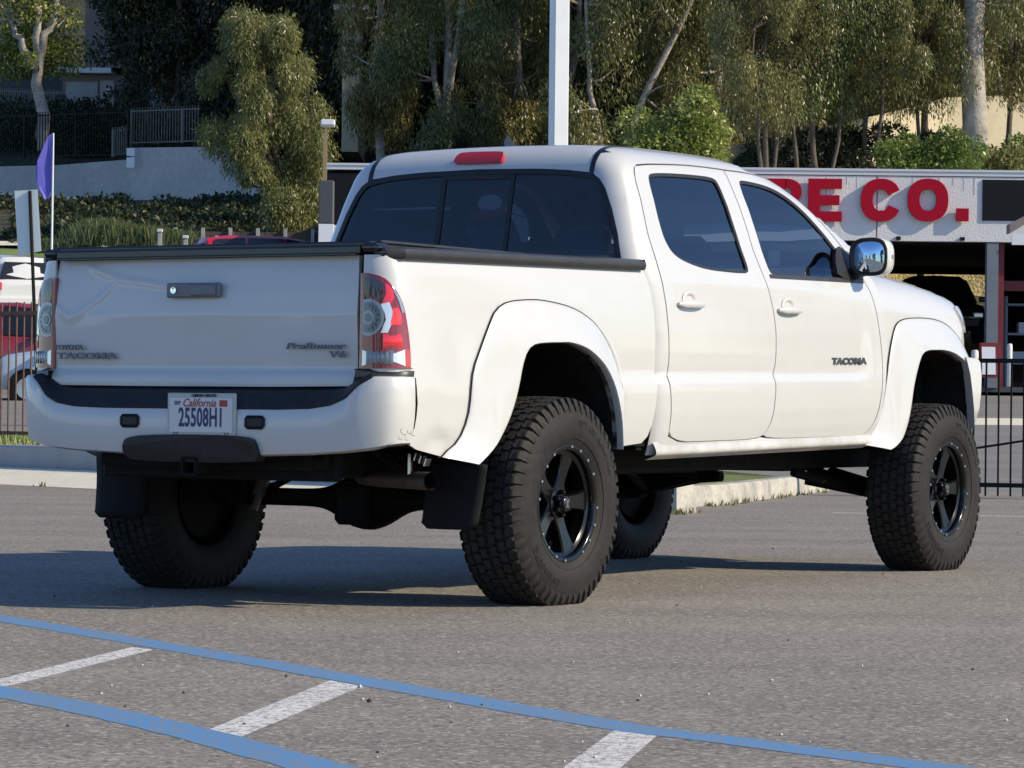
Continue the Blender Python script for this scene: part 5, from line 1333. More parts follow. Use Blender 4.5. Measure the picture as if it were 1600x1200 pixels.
t_=at(506,205,58.).z-zf; mb=MB(); mb.box((0,0,t_/2),(.07,.07,t_)); mb.build('post',mat('tan_post',(.30,.22,.12),.8),fp)
h_=at(506,193,58.).z-zf; mb=MB(); mb.box((.05,-.05,h_),(.26,.14,.12),0,Matrix.Rotation(-.25,3,'X'),bev=.02); mb.build('lamp_head',E_['flash'],fp)
q=at(498,385,56.); zf=float(HZ(q.x,56.)); pb=empty('pylon_board',(q.x+.13,56,zf),0,'narrow pylon, dark above and white below, left of the cab','sign')
a_=at(498,282,56.).z-zf; b_=at(498,350,56.).z-zf; wd=.26; mb=MB(); mb.box((0,0,(a_+b_)/2),(wd,.2,a_-b_),bev=.02); mb.build('upper_panel',E_['grey'] if 'grey' in E_ else mat('slate_panel',(.07,.075,.08),.5),pb)
mb=MB(); mb.box((0,0,b_/2),(wd,.19,b_-.004)); mb.build('lower_panel',E_['white'],pb)
# ---------------------------------------------------------------- walls and buildings on the hill
wl=[(at(-60,312,109.)),(at(203,306,104.))]; zt1=at(0,268,109.).z
def wall(name,label,pts,m,th=.25,cat='wall'):
    """pts: (x,y,zbottom,ztop)"""
    mb=MB()
    V=[];n=len(pts)
    for x,y,z0,z1 in pts: V+=[(x,y,z0),(x,y,z1),(x,y+th,z1),(x,y+th,z0)]
    F=[]
    for i in range(n-1):
        b=i*4;e=b+4; F+=[(b,e,e+1,b+1),(b+1,e+1,e+2,b+2),(b+2,e+2,e+3,b+3)]
    F+=[(0,1,2,3),(4*n-4,4*n-1,4*n-2,4*n-3)]
    mb.add(V,F); return tag(mb.build(name,m),label,cat)
A=at(-90,262,112.);B=at(90,258,109.5);Cc=at(204,249,107.);
wall('retaining_wall','long grey stucco retaining wall below the dark iron railing',[(A.x,112,5,A.z),(B.x,109.5,5,B.z),(Cc.x,107,5,Cc.z)],E_['stucco'])
A=at(204,231,106.9);B=at(420,228,101.5); wall('retaining_wall','higher grey retaining wall running behind the olive tree',[(A.x,106.9,5,A.z),(B.x,101.5,5,B.z)],E_['stucco'])
q=at(205,250,106.5); mb=MB(); mb.box((0,0,.15),(.26,.03,.26)); mb.box((0,0,-.20),(.26,.03,.34)); o=mb.build('notice',E_['white']); o.location=(q.x,106.3,q.z+.1); tag(o,'two small white notices at the step of the grey wall','notice')
# railing on the wall
def fence_px(label,p0,p1,Y0,Y1,hpx,sp,m,r=.012,group=None):
    a=at(*p0,Y0); b=at(*p1,Y1); h=at(p0[0],p0[1]-hpx,Y0).z-a.z
    return picket_fence(label,a,b,0,h,sp,m,r,topext=.1,group=group,post=.03)
fence_px('dark iron railing on top of the long grey wall',(-40,249),(200,243),111.5,107.3,66,.13,'iron')
E_['palepick']=mat('pale_picket_paint',(.15,.145,.12),.7)
fence_px('short run of sunlit pickets stepping up the bank',(176,244),(206,240),106.5,107.5,40,.13,'palepick')
fence_px('tall railing behind the pale tree trunks above the wall',(205,225),(312,222),108,106,52,.13,'palepick',.010)
fence_px('white picket fence in the sun at the upper left corner',(-20,166),(97,172),126,122,26,.16,'palepick',.02)
# grey brick house
hb=at(98,180,124.); hs=empty('brick_house',(hb.x,124,hb.z-1.5),0,'grey brick house with a low lean-to roof, shaded by trees','house')
def hx(a,b,Y=124.): p=at(a,b,Y); return p.x-hb.x,p.z-(hb.z-1.5)
def hbox(nm,x0,y0,x1,y1,d0,d1,m):
    X0,Z1=hx(x0,y0);X1,Z0=hx(x1,y1); mb=MB(); mb.box(((X0+X1)/2,(d0+d1)/2,(Z0+Z1)/2),(X1-X0,d1-d0,Z1-Z0)); return mb.build(nm,m,hs)
hbox('wall',98,116,190,200,0,3,E_['brick']); hbox('upper_wall',118,-60,300,200,3,8,E_['brick']); hbox('fascia',88,107,176,116,-.5,3,E_['white'])
mb=MB(); X0,Z0=hx(88,107);X1,_=hx(196,100); mb.add([(X0,-.5,Z0),(X1,-.5,Z0),(X1,3,Z0+.35),(X0+.6,3,Z0+.35),(X0,3,Z0),(X1,3,Z0)],[(0,1,2,3),(0,3,4),(3,2,5,4),(0,4,5,1),(1,5,2)]); mb.build('roof',E_['dark'],hs)
hbox('door',104,128,152,195,-.04,0,E_['stucco']); hbox('door',157,126,178,195,-.04,0,E_['stucco']); w_=hbox('window',222,125,258,160,2.9,3,E_['white'])
hbox('notice_plate',166,139,172,147,-.08,-.04,E_['white'])
A=at(-40,64,150.);B=at(118,62,150.); wall('garden_wall','cream garden wall in the sun at the top left corner',[(A.x,150,A.z-4,at(0,36,150.).z),(B.x,150,B.z-4,at(0,38,150.).z)],E_['cream'])
# cream wall stepping up the hill at right
pts=[]
for (px,pt,Y) in ((1130,232,90),(1170,222,90.5),(1230,208,91.5),(1300,196,93),(1370,180,94.5),(1430,166,96),(1480,152,97),(1540,150,97.6),(1640,148,98.6)):
    q=at(px,pt,Y); pts.append((q.x,Y,q.z-4.2,q.z))
wall('hillside_wall','cream rendered wall climbing the hill behind the workshop roof',pts,E_['cream'],.3)
for (a,b,c,d,Y,lb) in ((1215,60,1262,92,113,'white balcony block glimpsed between the eucalyptus trunks'),(1340,2,1420,24,114,'white roof edge glimpsed at the top right'),(535,18,562,98,108,'pale house wall seen through a gap between dark trunks'),(1490,140,1600,158,112,'white eaves glimpsed above the cream wall'),(1100,70,1140,135,113,'pale building behind the leaning eucalyptus')):
    p=at(a,d,Y);q=at(c,b,Y); hh=empty('hill_house',(p.x,Y,p.z-3),0,lb,'house'); mb=MB(); mb.box(((q.x-p.x)/2,2.5,(q.z-p.z)/2+1.5),(q.x-p.x,5,q.z-p.z+3)); mb.build('wall',E_['cream'] if c<600 else E_['white'],hh)
    mb=MB(); mb.box(((q.x-p.x)/2,2.4,q.z-p.z+3.08),(q.x-p.x+.6,5.8,.16)); mb.build('roof',E_['flash'],hh)
    if a==1215:
        mb=MB()
        for k in range(7): mb.box((.1+k*(q.x-p.x)/7,-.3,3.4),(.08,.08,.9))
        mb.box(((q.x-p.x)/2,-.3,3.9),(q.x-p.x,.1,.08)); mb.build('balustrade',E_['iron'],hh)
# low wall with capped posts and board fence behind the bed
A=at(265,385,86.);B=at(430,388,86.)
bf=empty('board_fence',(A.x,87.5,A.z-.4),0,'low dark board fence in front of the shaded bank','fence'); h=at(265,361,87.5).z-A.z+.4
mb=MB(); mb.box(((B.x-A.x)/2+1,0,h/2),(B.x-A.x+2.2,.05,h)); mb.build('boards',E_['barkdark'],bf)
for k in range(6): mb=MB(); mb.box((k*.75,-.05,h/2+.05),(.09,.09,h+.1)); mb.build('post',E_['stucco'],bf)
for (px,py,lb) in ((250,362,'leftmost pale capped post by the light grass clump'),(290,372,'middle pale capped post behind the tailgate'),(340,373,'rightmost pale capped post behind the tailgate')):
    q=at(px,py,84.); mb=MB(); mb.box((0,0,-.4),(.10,.10,.8),0); mb.box((0,0,.03),(.14,.14,.08),1,bev=.01); o=mb.build('post',[E_['stucco'],E_['white']]); o.name='capped_post'; o.location=q; tag(o,lb,'post','pale capped posts')
# ---------------------------------------------------------------- foliage
def leaf_mat(name,a,b,c,tr=.25):
    m=bpy.data.materials.new(name); m.use_nodes=True; t=m.node_tree; N=t.nodes; L=t.links; p=N['Principled BSDF']
    g=N.new('ShaderNodeNewGeometry'); r=N.new('ShaderNodeValToRGB'); e=r.color_ramp.elements
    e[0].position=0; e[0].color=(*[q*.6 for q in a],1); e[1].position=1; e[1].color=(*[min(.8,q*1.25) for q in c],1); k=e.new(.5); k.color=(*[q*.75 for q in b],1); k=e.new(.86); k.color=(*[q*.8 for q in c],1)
    L.new(g.outputs['Random Per Island'],r.inputs[0])
    tc=N.new('ShaderNodeTexCoord'); n=N.new('ShaderNodeTexNoise'); n.inputs['Scale'].default_value=.55; n.inputs['Detail'].default_value=3; L.new(tc.outputs['Object'],n.inputs['Vector'])
    mr=N.new('ShaderNodeMapRange'); mr.inputs[1].default_value=.35; mr.inputs[2].default_value=.65; mr.inputs[3].default_value=.0; mr.inputs[4].default_value=.6; L.new(n.outputs['Fac'],mr.inputs[0])
    x=N.new('ShaderNodeMix'); x.data_type='RGBA'; L.new(mr.outputs[0],x.inputs[0]); L.new(r.outputs[0],x.inputs[6]); x.inputs[7].default_value=(*[q*.75 for q in b],1)
    oi=N.new('ShaderNodeObjectInfo'); y=N.new('ShaderNodeMix'); y.data_type='RGBA'; y.blend_type='MULTIPLY'; y.inputs[7].default_value=(.42,.60,.50,1); om=N.new('ShaderNodeMath'); om.operation='MULTIPLY'; om.inputs[1].default_value=.85; L.new(oi.outputs['Random'],om.inputs[0]); L.new(om.outputs[0],y.inputs[0]); L.new(x.outputs[2],y.inputs[6]); x=y
    L.new(x.outputs[2],p.inputs['Base Color']); p.inputs['Roughness'].default_value=.36 if name!='dark_leaves' else .55; p.inputs['Specular IOR Level'].default_value=.5
    tl=N.new('ShaderNodeBsdfTranslucent'); L.new(x.outputs[2],tl.inputs[0]); mx=N.new('ShaderNodeMixShader'); mx.inputs[0].default_value=tr
    L.new(p.outputs[0],mx.inputs[1]); L.new(tl.outputs[0],mx.inputs[2]); L.new(mx.outputs[0],N['Material Output'].inputs[0])
    return m
LM={'euc':leaf_mat('eucalyptus_leaves',(.10,.115,.038),(.27,.255,.085),(.58,.50,.20),.4),
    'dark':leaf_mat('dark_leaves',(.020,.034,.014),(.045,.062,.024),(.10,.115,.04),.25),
    'olive':leaf_mat('olive_leaves',(.14,.14,.042),(.36,.33,.11),(.62,.54,.22),.4),
    'bright':leaf_mat('bright_leaves',(.15,.20,.035),(.34,.39,.08),(.55,.56,.17),.4),
    'pale':leaf_mat('pale_grass_leaves',(.18,.20,.08),(.34,.36,.16),(.50,.50,.26),.4)}
def leaves(C_,Rr,n,ln,wd,droop,rg,shell=.45):
    """C_ (k,3) clump centres, Rr (k,3) radii; n leaves per clump"""
    k=len(C_); idx=np.repeat(np.arange(k),n); N=len(idx)
    u=rg.normal(size=(N,3)); u/=np.linalg.norm(u,axis=1,keepdims=True); r=rg.uniform(shell,1,N)[:,None]**.8*rg.uniform(.75,1.12,(N,1))
    P=C_[idx]+u*r*Rr[idx]
    P[:,2]-=droop*.3*rg.random(N)*Rr[idx][:,2]
    d=u*(1-droop)*.9+rg.normal(size=(N,3))*.45; d[:,2]-=droop*1.6; d/=np.linalg.norm(d,axis=1,keepdims=True)
    w_=np.cross(d,u+rg.normal(size=(N,3))*.45); w_/=np.maximum(np.linalg.norm(w_,axis=1,keepdims=True),1e-6)
    l=(ln*rg.uniform(.6,1.3,N))[:,None]; ww=(wd*rg.uniform(.6,1.3,N))[:,None]
    V=np.stack([P,P+d*l*.45+w_*ww,P+d*l,P+d*l*.45-w_*ww],1).reshape(-1,3)
    F=np.arange(N*4).reshape(N,4)
    return V,F
def limb(mb,a,b,r0,r1,bend,rg,n=6):
    a=np.array(a,float);b=np.array(b,float); mid=rg.normal(size=3)*bend
    pts=[a+(b-a)*t+mid*math.sin(t*math.pi) for t in np.linspace(0,1,n)]
    mb.tube([tuple(p) for p in pts],[r0+(r1-r0)*t for t in np.linspace(0,1,n)],7,caps=False); return pts
def make_tree(name,label,seed,H,trunks,clumps,leafm,bark,nleaf=260,ln=.30,wd=.035,droop=.7,group=None,cat='tree',rad0=.22):
    """trunks: list of polylines [(x,y,z)...]; clumps: (x,y,z,rx,ry,rz)"""
    rg=np.random.default_rng(seed); root=empty(name,(0,0,0),0,label,cat,group); mb=MB(); nodes=[]
    for t in trunks:
        Q=spline_open(np.array(t,float),12); Q[1:-1]+=rg.normal(size=Q[1:-1].shape)*.06
        r=rad0*(1 if len(nodes)==0 else .7); mb.tube([tuple(p) for p in Q],[r*(1-.72*i/11)+.015 for i in range(12)],9,caps=False); nodes+=list(Q[3:])
    nodes=np.array(nodes)
    C_=np.array([c[:3] for c in clumps],float); Rr=np.array([c[3:] for c in clumps],float)
    for c in C_:
        d=np.linalg.norm(nodes-c,axis=1)+np.maximum(0,nodes[:,2]-c[2])*1.5; j=np.argmin(d)
        if d[j]>.3: limb(mb,nodes[j],c,.045,.012,.18,rg)
    mb.build('trunk',E_[bark],root,smooth=True,angle=60)
    V,F=leaves(C_,Rr,nleaf,ln,wd,droop,rg); mesh('crown',V,F,LM[leafm],root)
    return root
def euc_clumps(seed,H,W_,n,z0=.25,rz=1.1,rx=.85):
    rg=np.random.default_rng(seed); out=[]
    for k in range(n):
        z=H*(z0+(1-z0)*rg.random()**.85); w_=W_*math.sin(math.pi*min(1,max(.08,(z/H-z0*.6)/(1.08-z0*.6))))**.6
        a=rg.uniform(0,6.28); r=w_*rg.random()**.5; s_=rg.uniform(.6,1.25); out.append((r*math.cos(a),r*math.sin(a)*.8,z,rx*s_,rx*s_,rz*s_))
    return out
def place(src,px,Y,rz=0,sc=1.,zoff=0,label=None,first=False,py=None,scz=None):
    o=src if first else copy_tree(src)
    p=at(px,400 if py is None else py,Y); z=float(HZ(p.x,Y)) if py is None else p.z
    o.location=(p.x,Y,z+zoff-.15); o.rotation_euler=(0,0,rz); o.scale=(sc,sc,scz or sc)
    if label: o['label']=label
    return o
G='eucalyptus trees on the hill'
ta=make_tree('eucalyptus_tree','x',11,15,[[(0,0,0),(.15,0,4),(-.2,.1,9),(.1,0,14)],[(0,0,3),(.9,.2,6),(1.6,.1,10)],[(0,0,4.5),(-.9,0,7.5),(-1.7,.2,11)]],euc_clumps(21,15.5,2.8,60,.10,1.1,.8),'euc','bark',1000,.17,.019,rad0=.14)
tb=make_tree('eucalyptus_tree','x',12,17,[[(0,0,0),(-.3,0,5),(.3,.1,11),(0,0,16)],[(0,0,5),(1.1,0,8),(1.4,0,12)]],euc_clumps(22,17,2.5,60,.12,1.1,.8),'euc','bark',1000,.17,.019,rad0=.14)
tc_=make_tree('eucalyptus_tree','x',13,14,[[(0,0,0),(.6,0,3.5),(2.2,0,7.5),(4.6,0,12)],[(.4,0,2.5),(-.3,0,6),(-.6,0,10)]],[(c[0]+ (c[2]/14)*1.8,)+c[1:] for c in euc_clumps(23,14,2.8,56,.08,1.05,.8)],'euc','bark',1000,.17,.019,rad0=.14)
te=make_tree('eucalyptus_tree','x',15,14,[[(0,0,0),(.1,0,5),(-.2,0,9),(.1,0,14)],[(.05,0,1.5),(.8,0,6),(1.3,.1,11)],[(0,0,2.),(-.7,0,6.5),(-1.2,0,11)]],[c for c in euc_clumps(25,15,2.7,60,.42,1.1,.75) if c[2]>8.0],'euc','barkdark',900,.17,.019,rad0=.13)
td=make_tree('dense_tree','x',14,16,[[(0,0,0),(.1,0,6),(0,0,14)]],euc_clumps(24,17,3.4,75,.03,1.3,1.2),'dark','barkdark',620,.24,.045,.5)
first=set()
def put(src,*a,**k):
    f=src.name not in first and not any(src is q for q in used_); used_.append(src)
    o=place(src,*a,first=f,**k); o['group']=k.get('group',G) if False else G; return o
used_=[]
# front row, in the sun
rows_=[(tb,600,103,0.4,1.05,'tall eucalyptus with a drooping crown between the floodlight post and the cab roof'),
 (ta,700,100,2.1,1.0,'broad eucalyptus rising directly above the roof aerial'),
 (tb,795,104,3.6,1.0,'narrow eucalyptus immediately left of the white pole'),
 (ta,880,106,5.0,1.05,'eucalyptus partly hidden by the white pole'),
 (tc_,935,96,0.0,.95,'leaning eucalyptus with a long diagonal trunk right of the white pole'),
 (ta,1040,108,1.2,1.0,'eucalyptus behind the bright bush right of the leaning trunk'),
 (tb,1130,98,0.2,1.0,'slender eucalyptus with a white trunk left of the cream wall end'),
 (tc_,1180,106,2.6,.9,'eucalyptus whose crown hangs over the lower end of the cream wall'),
 (ta,1250,101,3.9,.95,'eucalyptus hanging above the first wall letter in view'),
 (tb,1335,104,5.1,.95,'eucalyptus behind the gap between the wall letters'),
 (ta,1410,108,.8,.95,'eucalyptus above the round wall letter'),
 (tb,1490,110,2.9,1.0,'eucalyptus left of the thickest pale trunk'),
 (ta,1580,103,1.9,1.0,'eucalyptus at the right edge beyond the thick trunk')]
for s_,px,Y,rz,sc,lb in rows_: put(s_,px,Y,rz=rz,sc=sc,label=lb)
for s_,px,Y,rz,sc,lb in [(te,1195,87.5,1.1,.76,'eucalyptus standing before the low end of the cream wall'),(te,1268,88.5,.3,.78,'eucalyptus standing before the cream wall above the letter nearest the cab'),(te,1350,89.5,2.2,.78,'eucalyptus before the middle of the cream wall'),(te,1440,90.5,4.4,.78,'eucalyptus before the upper half of the cream wall'),(te,1575,91.5,3.3,.8,'eucalyptus before the cream wall near the right edge')]:
    o=put(s_,px,Y,rz=rz,sc=sc,label=lb)
rgT=np.random.default_rng(71)
thick=make_tree('eucalyptus_tree','eucalyptus with the thickest pale trunk near the right edge',72,14,[[(0,0,-.5),(-.1,0,3),(-.35,0,8),(-.2,0,16)],[(-.3,0,6.5),(1.2,0,9),(1.8,0,12)]],[(rgT.uniform(-2.2,2.2),rgT.uniform(-1,1),rgT.uniform(3.2,12),.7,.7,1.0) for _ in range(30)],'euc','bark',800,.17,.019,.7,G,rad0=.36)
_p=at(1527,215,89.5); thick.location=(_p.x,89.5,_p.z)
# second and third rows, mostly shaded
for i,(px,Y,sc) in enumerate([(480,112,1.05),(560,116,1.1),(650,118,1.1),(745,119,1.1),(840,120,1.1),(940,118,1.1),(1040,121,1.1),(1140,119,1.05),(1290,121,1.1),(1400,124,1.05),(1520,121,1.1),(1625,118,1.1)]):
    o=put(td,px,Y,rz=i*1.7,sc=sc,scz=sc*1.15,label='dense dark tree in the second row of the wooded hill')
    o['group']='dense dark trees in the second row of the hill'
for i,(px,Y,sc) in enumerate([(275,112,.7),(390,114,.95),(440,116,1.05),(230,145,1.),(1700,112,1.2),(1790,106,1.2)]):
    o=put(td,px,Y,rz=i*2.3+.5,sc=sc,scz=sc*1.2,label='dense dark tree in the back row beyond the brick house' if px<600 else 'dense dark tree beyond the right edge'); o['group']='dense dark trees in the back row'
# the big olive-coloured tree left of the floodlight post
rg=np.random.default_rng(5); cl_=[]
prof=[(30,360,440),(70,330,470),(110,305,480),(160,300,505),(210,310,515),(260,370,515),(300,400,510),(340,430,500),(372,445,495)]
for k in range(95):
    py=rg.uniform(35,378); l=np.interp(py,[p[0] for p in prof],[p[1] for p in prof]); r=np.interp(py,[p[0] for p in prof],[p[2] for p in prof])
    px=rg.uniform(l+8,r-8); p=at(px,py,89.5); s_=rg.uniform(.30,.58); cl_.append((p.x,rg.uniform(-1.3,1.0),p.z,s_,s_,s_*1.3))
q=at(455,400,89.5); zb_=float(HZ(q.x,89.5)); cl_=[(c[0]-q.x,c[1],c[2]-zb_,*c[3:]) for c in cl_]
p1=at(425,200,89.5);p2=at(405,60,89.5);p3=at(350,110,89.5);p4=at(480,200,89.5)
ot=make_tree('olive_toned_tree','bushy olive-coloured tree in full sun left of the floodlight post',31,6,[[(0,0,0),(p1.x-q.x+.3,0,(p1.z-zb_)*.5),(p1.x-q.x,0,p1.z-zb_),(p2.x-q.x,0,p2.z-zb_)],[(p1.x-q.x+.2,0,(p1.z-zb_)*.6),(p3.x-q.x,0,p3.z-zb_)],[(0,0,.8),(p4.x-q.x,0,p4.z-zb_)]],cl_,'olive','barkdark',800,.15,.014,.6,rad0=.13)
ot.location=(q.x,89.5,zb_)
# pale trunks at left
def small_tree(name,label,Y,trunkpx,clpx,leafm,bark,r0,nleaf=300,ln=.16,wd=.05,seed=1,droop=.2,rs=.5):
    bx,by=trunkpx[0][0]; b=at(bx,by,Y)
    f=lambda px,py,dy=0:(at(px,py,Y).x-b.x,dy,at(px,py,Y).z-b.z)
    rg=np.random.default_rng(seed)
    t=make_tree(name,label,seed,5,[[f(*p) for p in tr] for tr in trunkpx],[(*f(px,py,rg.uniform(-.8,.8)),r_*rs,r_*rs,r_*rs*.9) for px,py,r_ in clpx],leafm,bark,nleaf,ln,wd,droop,rad0=r0)
    t.location=b; return t
rg=np.random.default_rng(8)
small_tree('pale_trunk_tree','tree with a sunlit tan forked trunk at the upper left corner',110,[[(70,235),(66,170),(57,110),(58,30),(62,-40)],[(56,110),(72,60),(92,0),(100,-40)],[(52,110),(30,60),(10,20)]],[(rg.uniform(-10,130),rg.uniform(-30,30),rg.uniform(.8,1.5)) for _ in range(16)]+[(75,85,.6),(50,95,.6)],'bright','bark',.24,170,seed=41)
small_tree('forked_tree','tree with a twisted forked white trunk in front of the brick house',113,[[(262,222),(262,180),(258,150),(236,128),(222,100),(216,70)],[(258,152),(272,110),(276,60)],[(250,140),(243,110)]],[(rg.uniform(150,300),rg.uniform(-10,100),rg.uniform(1.,1.9)) for _ in range(34)],'dark','bark',.24,330,seed=42)
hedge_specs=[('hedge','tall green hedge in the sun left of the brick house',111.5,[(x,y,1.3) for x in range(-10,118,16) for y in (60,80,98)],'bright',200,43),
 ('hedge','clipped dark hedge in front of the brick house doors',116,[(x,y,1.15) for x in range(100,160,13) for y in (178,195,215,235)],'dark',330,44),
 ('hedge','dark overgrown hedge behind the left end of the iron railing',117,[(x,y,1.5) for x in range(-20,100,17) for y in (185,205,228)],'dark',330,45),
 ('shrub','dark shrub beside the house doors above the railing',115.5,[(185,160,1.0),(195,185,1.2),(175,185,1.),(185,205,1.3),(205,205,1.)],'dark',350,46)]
def bushes(name,label,Y,cl,leafm,n,seed,ln=.14,wd=.05,rs=.6,cat=None,droop=.0,group=None):
    xs=[c[0] for c in cl]; b=at(sum(xs)/len(xs),max(c[1] for c in cl),Y); rg=np.random.default_rng(seed)
    root=empty(name,(b.x,Y,b.z-.4),0,label,cat or name,group); C_=[];Rr=[]
    for px,py,r_ in cl:
        p=at(px+rg.uniform(-3,3),py+rg.uniform(-3,3),Y); C_.append((p.x-b.x,rg.uniform(-.7,.7),p.z-b.z+.4)); Rr.append((r_*rs,r_*rs,r_*rs*.85))
    V,F=leaves(np.array(C_),np.array(Rr),n,ln,wd,droop,rg,.6); mesh('foliage',V,F,LM[leafm],root)
    mb=MB(); 
    for c in C_[::3]: mb.tube([(c[0]*.4,0,-.2),(c[0],c[1],c[2])],[.05,.02],6)
    mb.build('stems',E_['barkdark'],root); return root
for nm,lb,Y,cl,lm,n,sd_ in hedge_specs: bushes(nm,lb,Y,cl,lm,n,sd_)
rg=np.random.default_rng(9)
bushes('shrub','bright yellow-green bushy shrub above the rear door window',84.5,[(rg.uniform(985,1125),rg.uniform(185,252),rg.uniform(.7,1.1)) for _ in range(34)]+[(1090,150,.6),(1080,170,.8),(1100,170,.7),(1060,185,.8)],'bright',330,51,.13,.035,droop=.2)
bushes('shrub','bright green shrub above the wall letters on the workshop roof line',86,[(rg.uniform(1385,1520),rg.uniform(232,272),rg.uniform(.6,.9)) for _ in range(26)]+[(1420,222,.6),(1480,215,.6)],'bright',330,52,.12,.035,droop=.1)
bushes('shrub','olive shrub at the foot of the thick trunk by the right edge',89,[(rg.uniform(1525,1590),rg.uniform(240,275),.75) for _ in range(12)],'olive',330,53,.12,.035)
bushes('shrub','small green shrub in the lower right corner of the wooded hill',90,[(rg.uniform(1580,1640),rg.uniform(225,262),.8) for _ in range(9)],'bright',260,54,.12,.04)
bushes('shrub','grey green shrub at the foot of the cream wall',90,[(rg.uniform(1150,1510),rg.uniform(205,275),rg.uniform(.45,.8)) for _ in range(44)],'dark',380,55,.14,.03)
bushes('shrub','dull green shrub right of the white pole foot',97,[(rg.uniform(880,990),rg.uniform(200,245),.9) for _ in range(14)],'euc',300,56,.2,.03,droop=.4)
# ground cover on the bank, ornamental grass clump
C_=[];Rr=[]
for k in range(420):
    px=rg.uniform(-60,450); py=rg.uniform(312,384); Y=np.interp(py,[310,385],[101,88.5])
    if px<14+ (385-py)*.25 and py>330: continue
    p=at(px,py,Y); C_.append((p.x,Y,p.z-.1)); Rr.append((.45,.45,.32))
V,F=leaves(np.array(C_),np.array(Rr),130,.15,.055,0,rg,.5); tag(mesh('ground_cover',V,F,LM['dark']),kind='stuff')
rgb=np.random.default_rng(77)
def grass_clump(label,Y,cl,seed):
    rg=np.random.default_rng(seed); V=[];F=[]; b=at(cl[0][0],cl[0][1]+12,Y)
    for px,py,n,h in cl:
        p=at(px,py+10,Y)
        for k in range(n):
            a=rg.uniform(0,6.28); l=rg.uniform(.2,.9)*h*.7; hh=h*rg.uniform(.6,1.15); x=p.x-b.x+rg.normal()*.22; y=rg.normal()*.3; z=p.z-b.z; w_=.012
            i=len(V); V+=[(x-w_,y,z),(x+w_,y,z),(x+math.cos(a)*l*.5+w_,y+math.sin(a)*l*.5,z+hh*.75),(x+math.cos(a)*l,y+math.sin(a)*l,z+hh*.95),(x+math.cos(a)*l*.5-w_,y+math.sin(a)*l*.5,z+hh*.75)]; F.append((i,i+1,i+2,i+3,i+4))
    o=mesh('ornamental_grass',V,F,LM['pale']); o.location=b; return tag(o,label,'ornamental grass')
grass_clump('pale feathery ornamental grass in front of the dark bank',86,[(x,380-18*math.exp(-((x-160)/25)**2)-8*math.exp(-((x-220)/20)**2),260,.55) for x in range(132,286,7)],61)
grass_clump('small green grass clump beside the flagpole',86,[(x,385,160,.38) for x in range(64,126,9)],62)
# sidewalk and road strips on the slope at left
V=[];n=20
for i in range(n+1):
    px=-70+i*13.5; p=at(px,np.interp(px,[-70,0,60,120,200],[292,300,305,308,311]),104); V.append([(p.x,103.2,p.z-.12),(p.x,106,p.z+.12)])
tag(grid_mesh('hill_road',np.array(V),E_['concrete'],smooth=False),kind='structure')
V=[]
for i in range(26):
    x=-19+i*.42; yc=88.4-1.5*max(0,(x+13.5)/5)**2; V.append([(x,yc-.55,float(HZ(x,yc-.55))+.05),(x,yc,float(HZ(x,yc))+.06),(x,yc+.6,float(HZ(x,yc+.6))+.05)])
tag(grid_mesh('sidewalk',np.array(V),E_['concrete']),kind='structure')
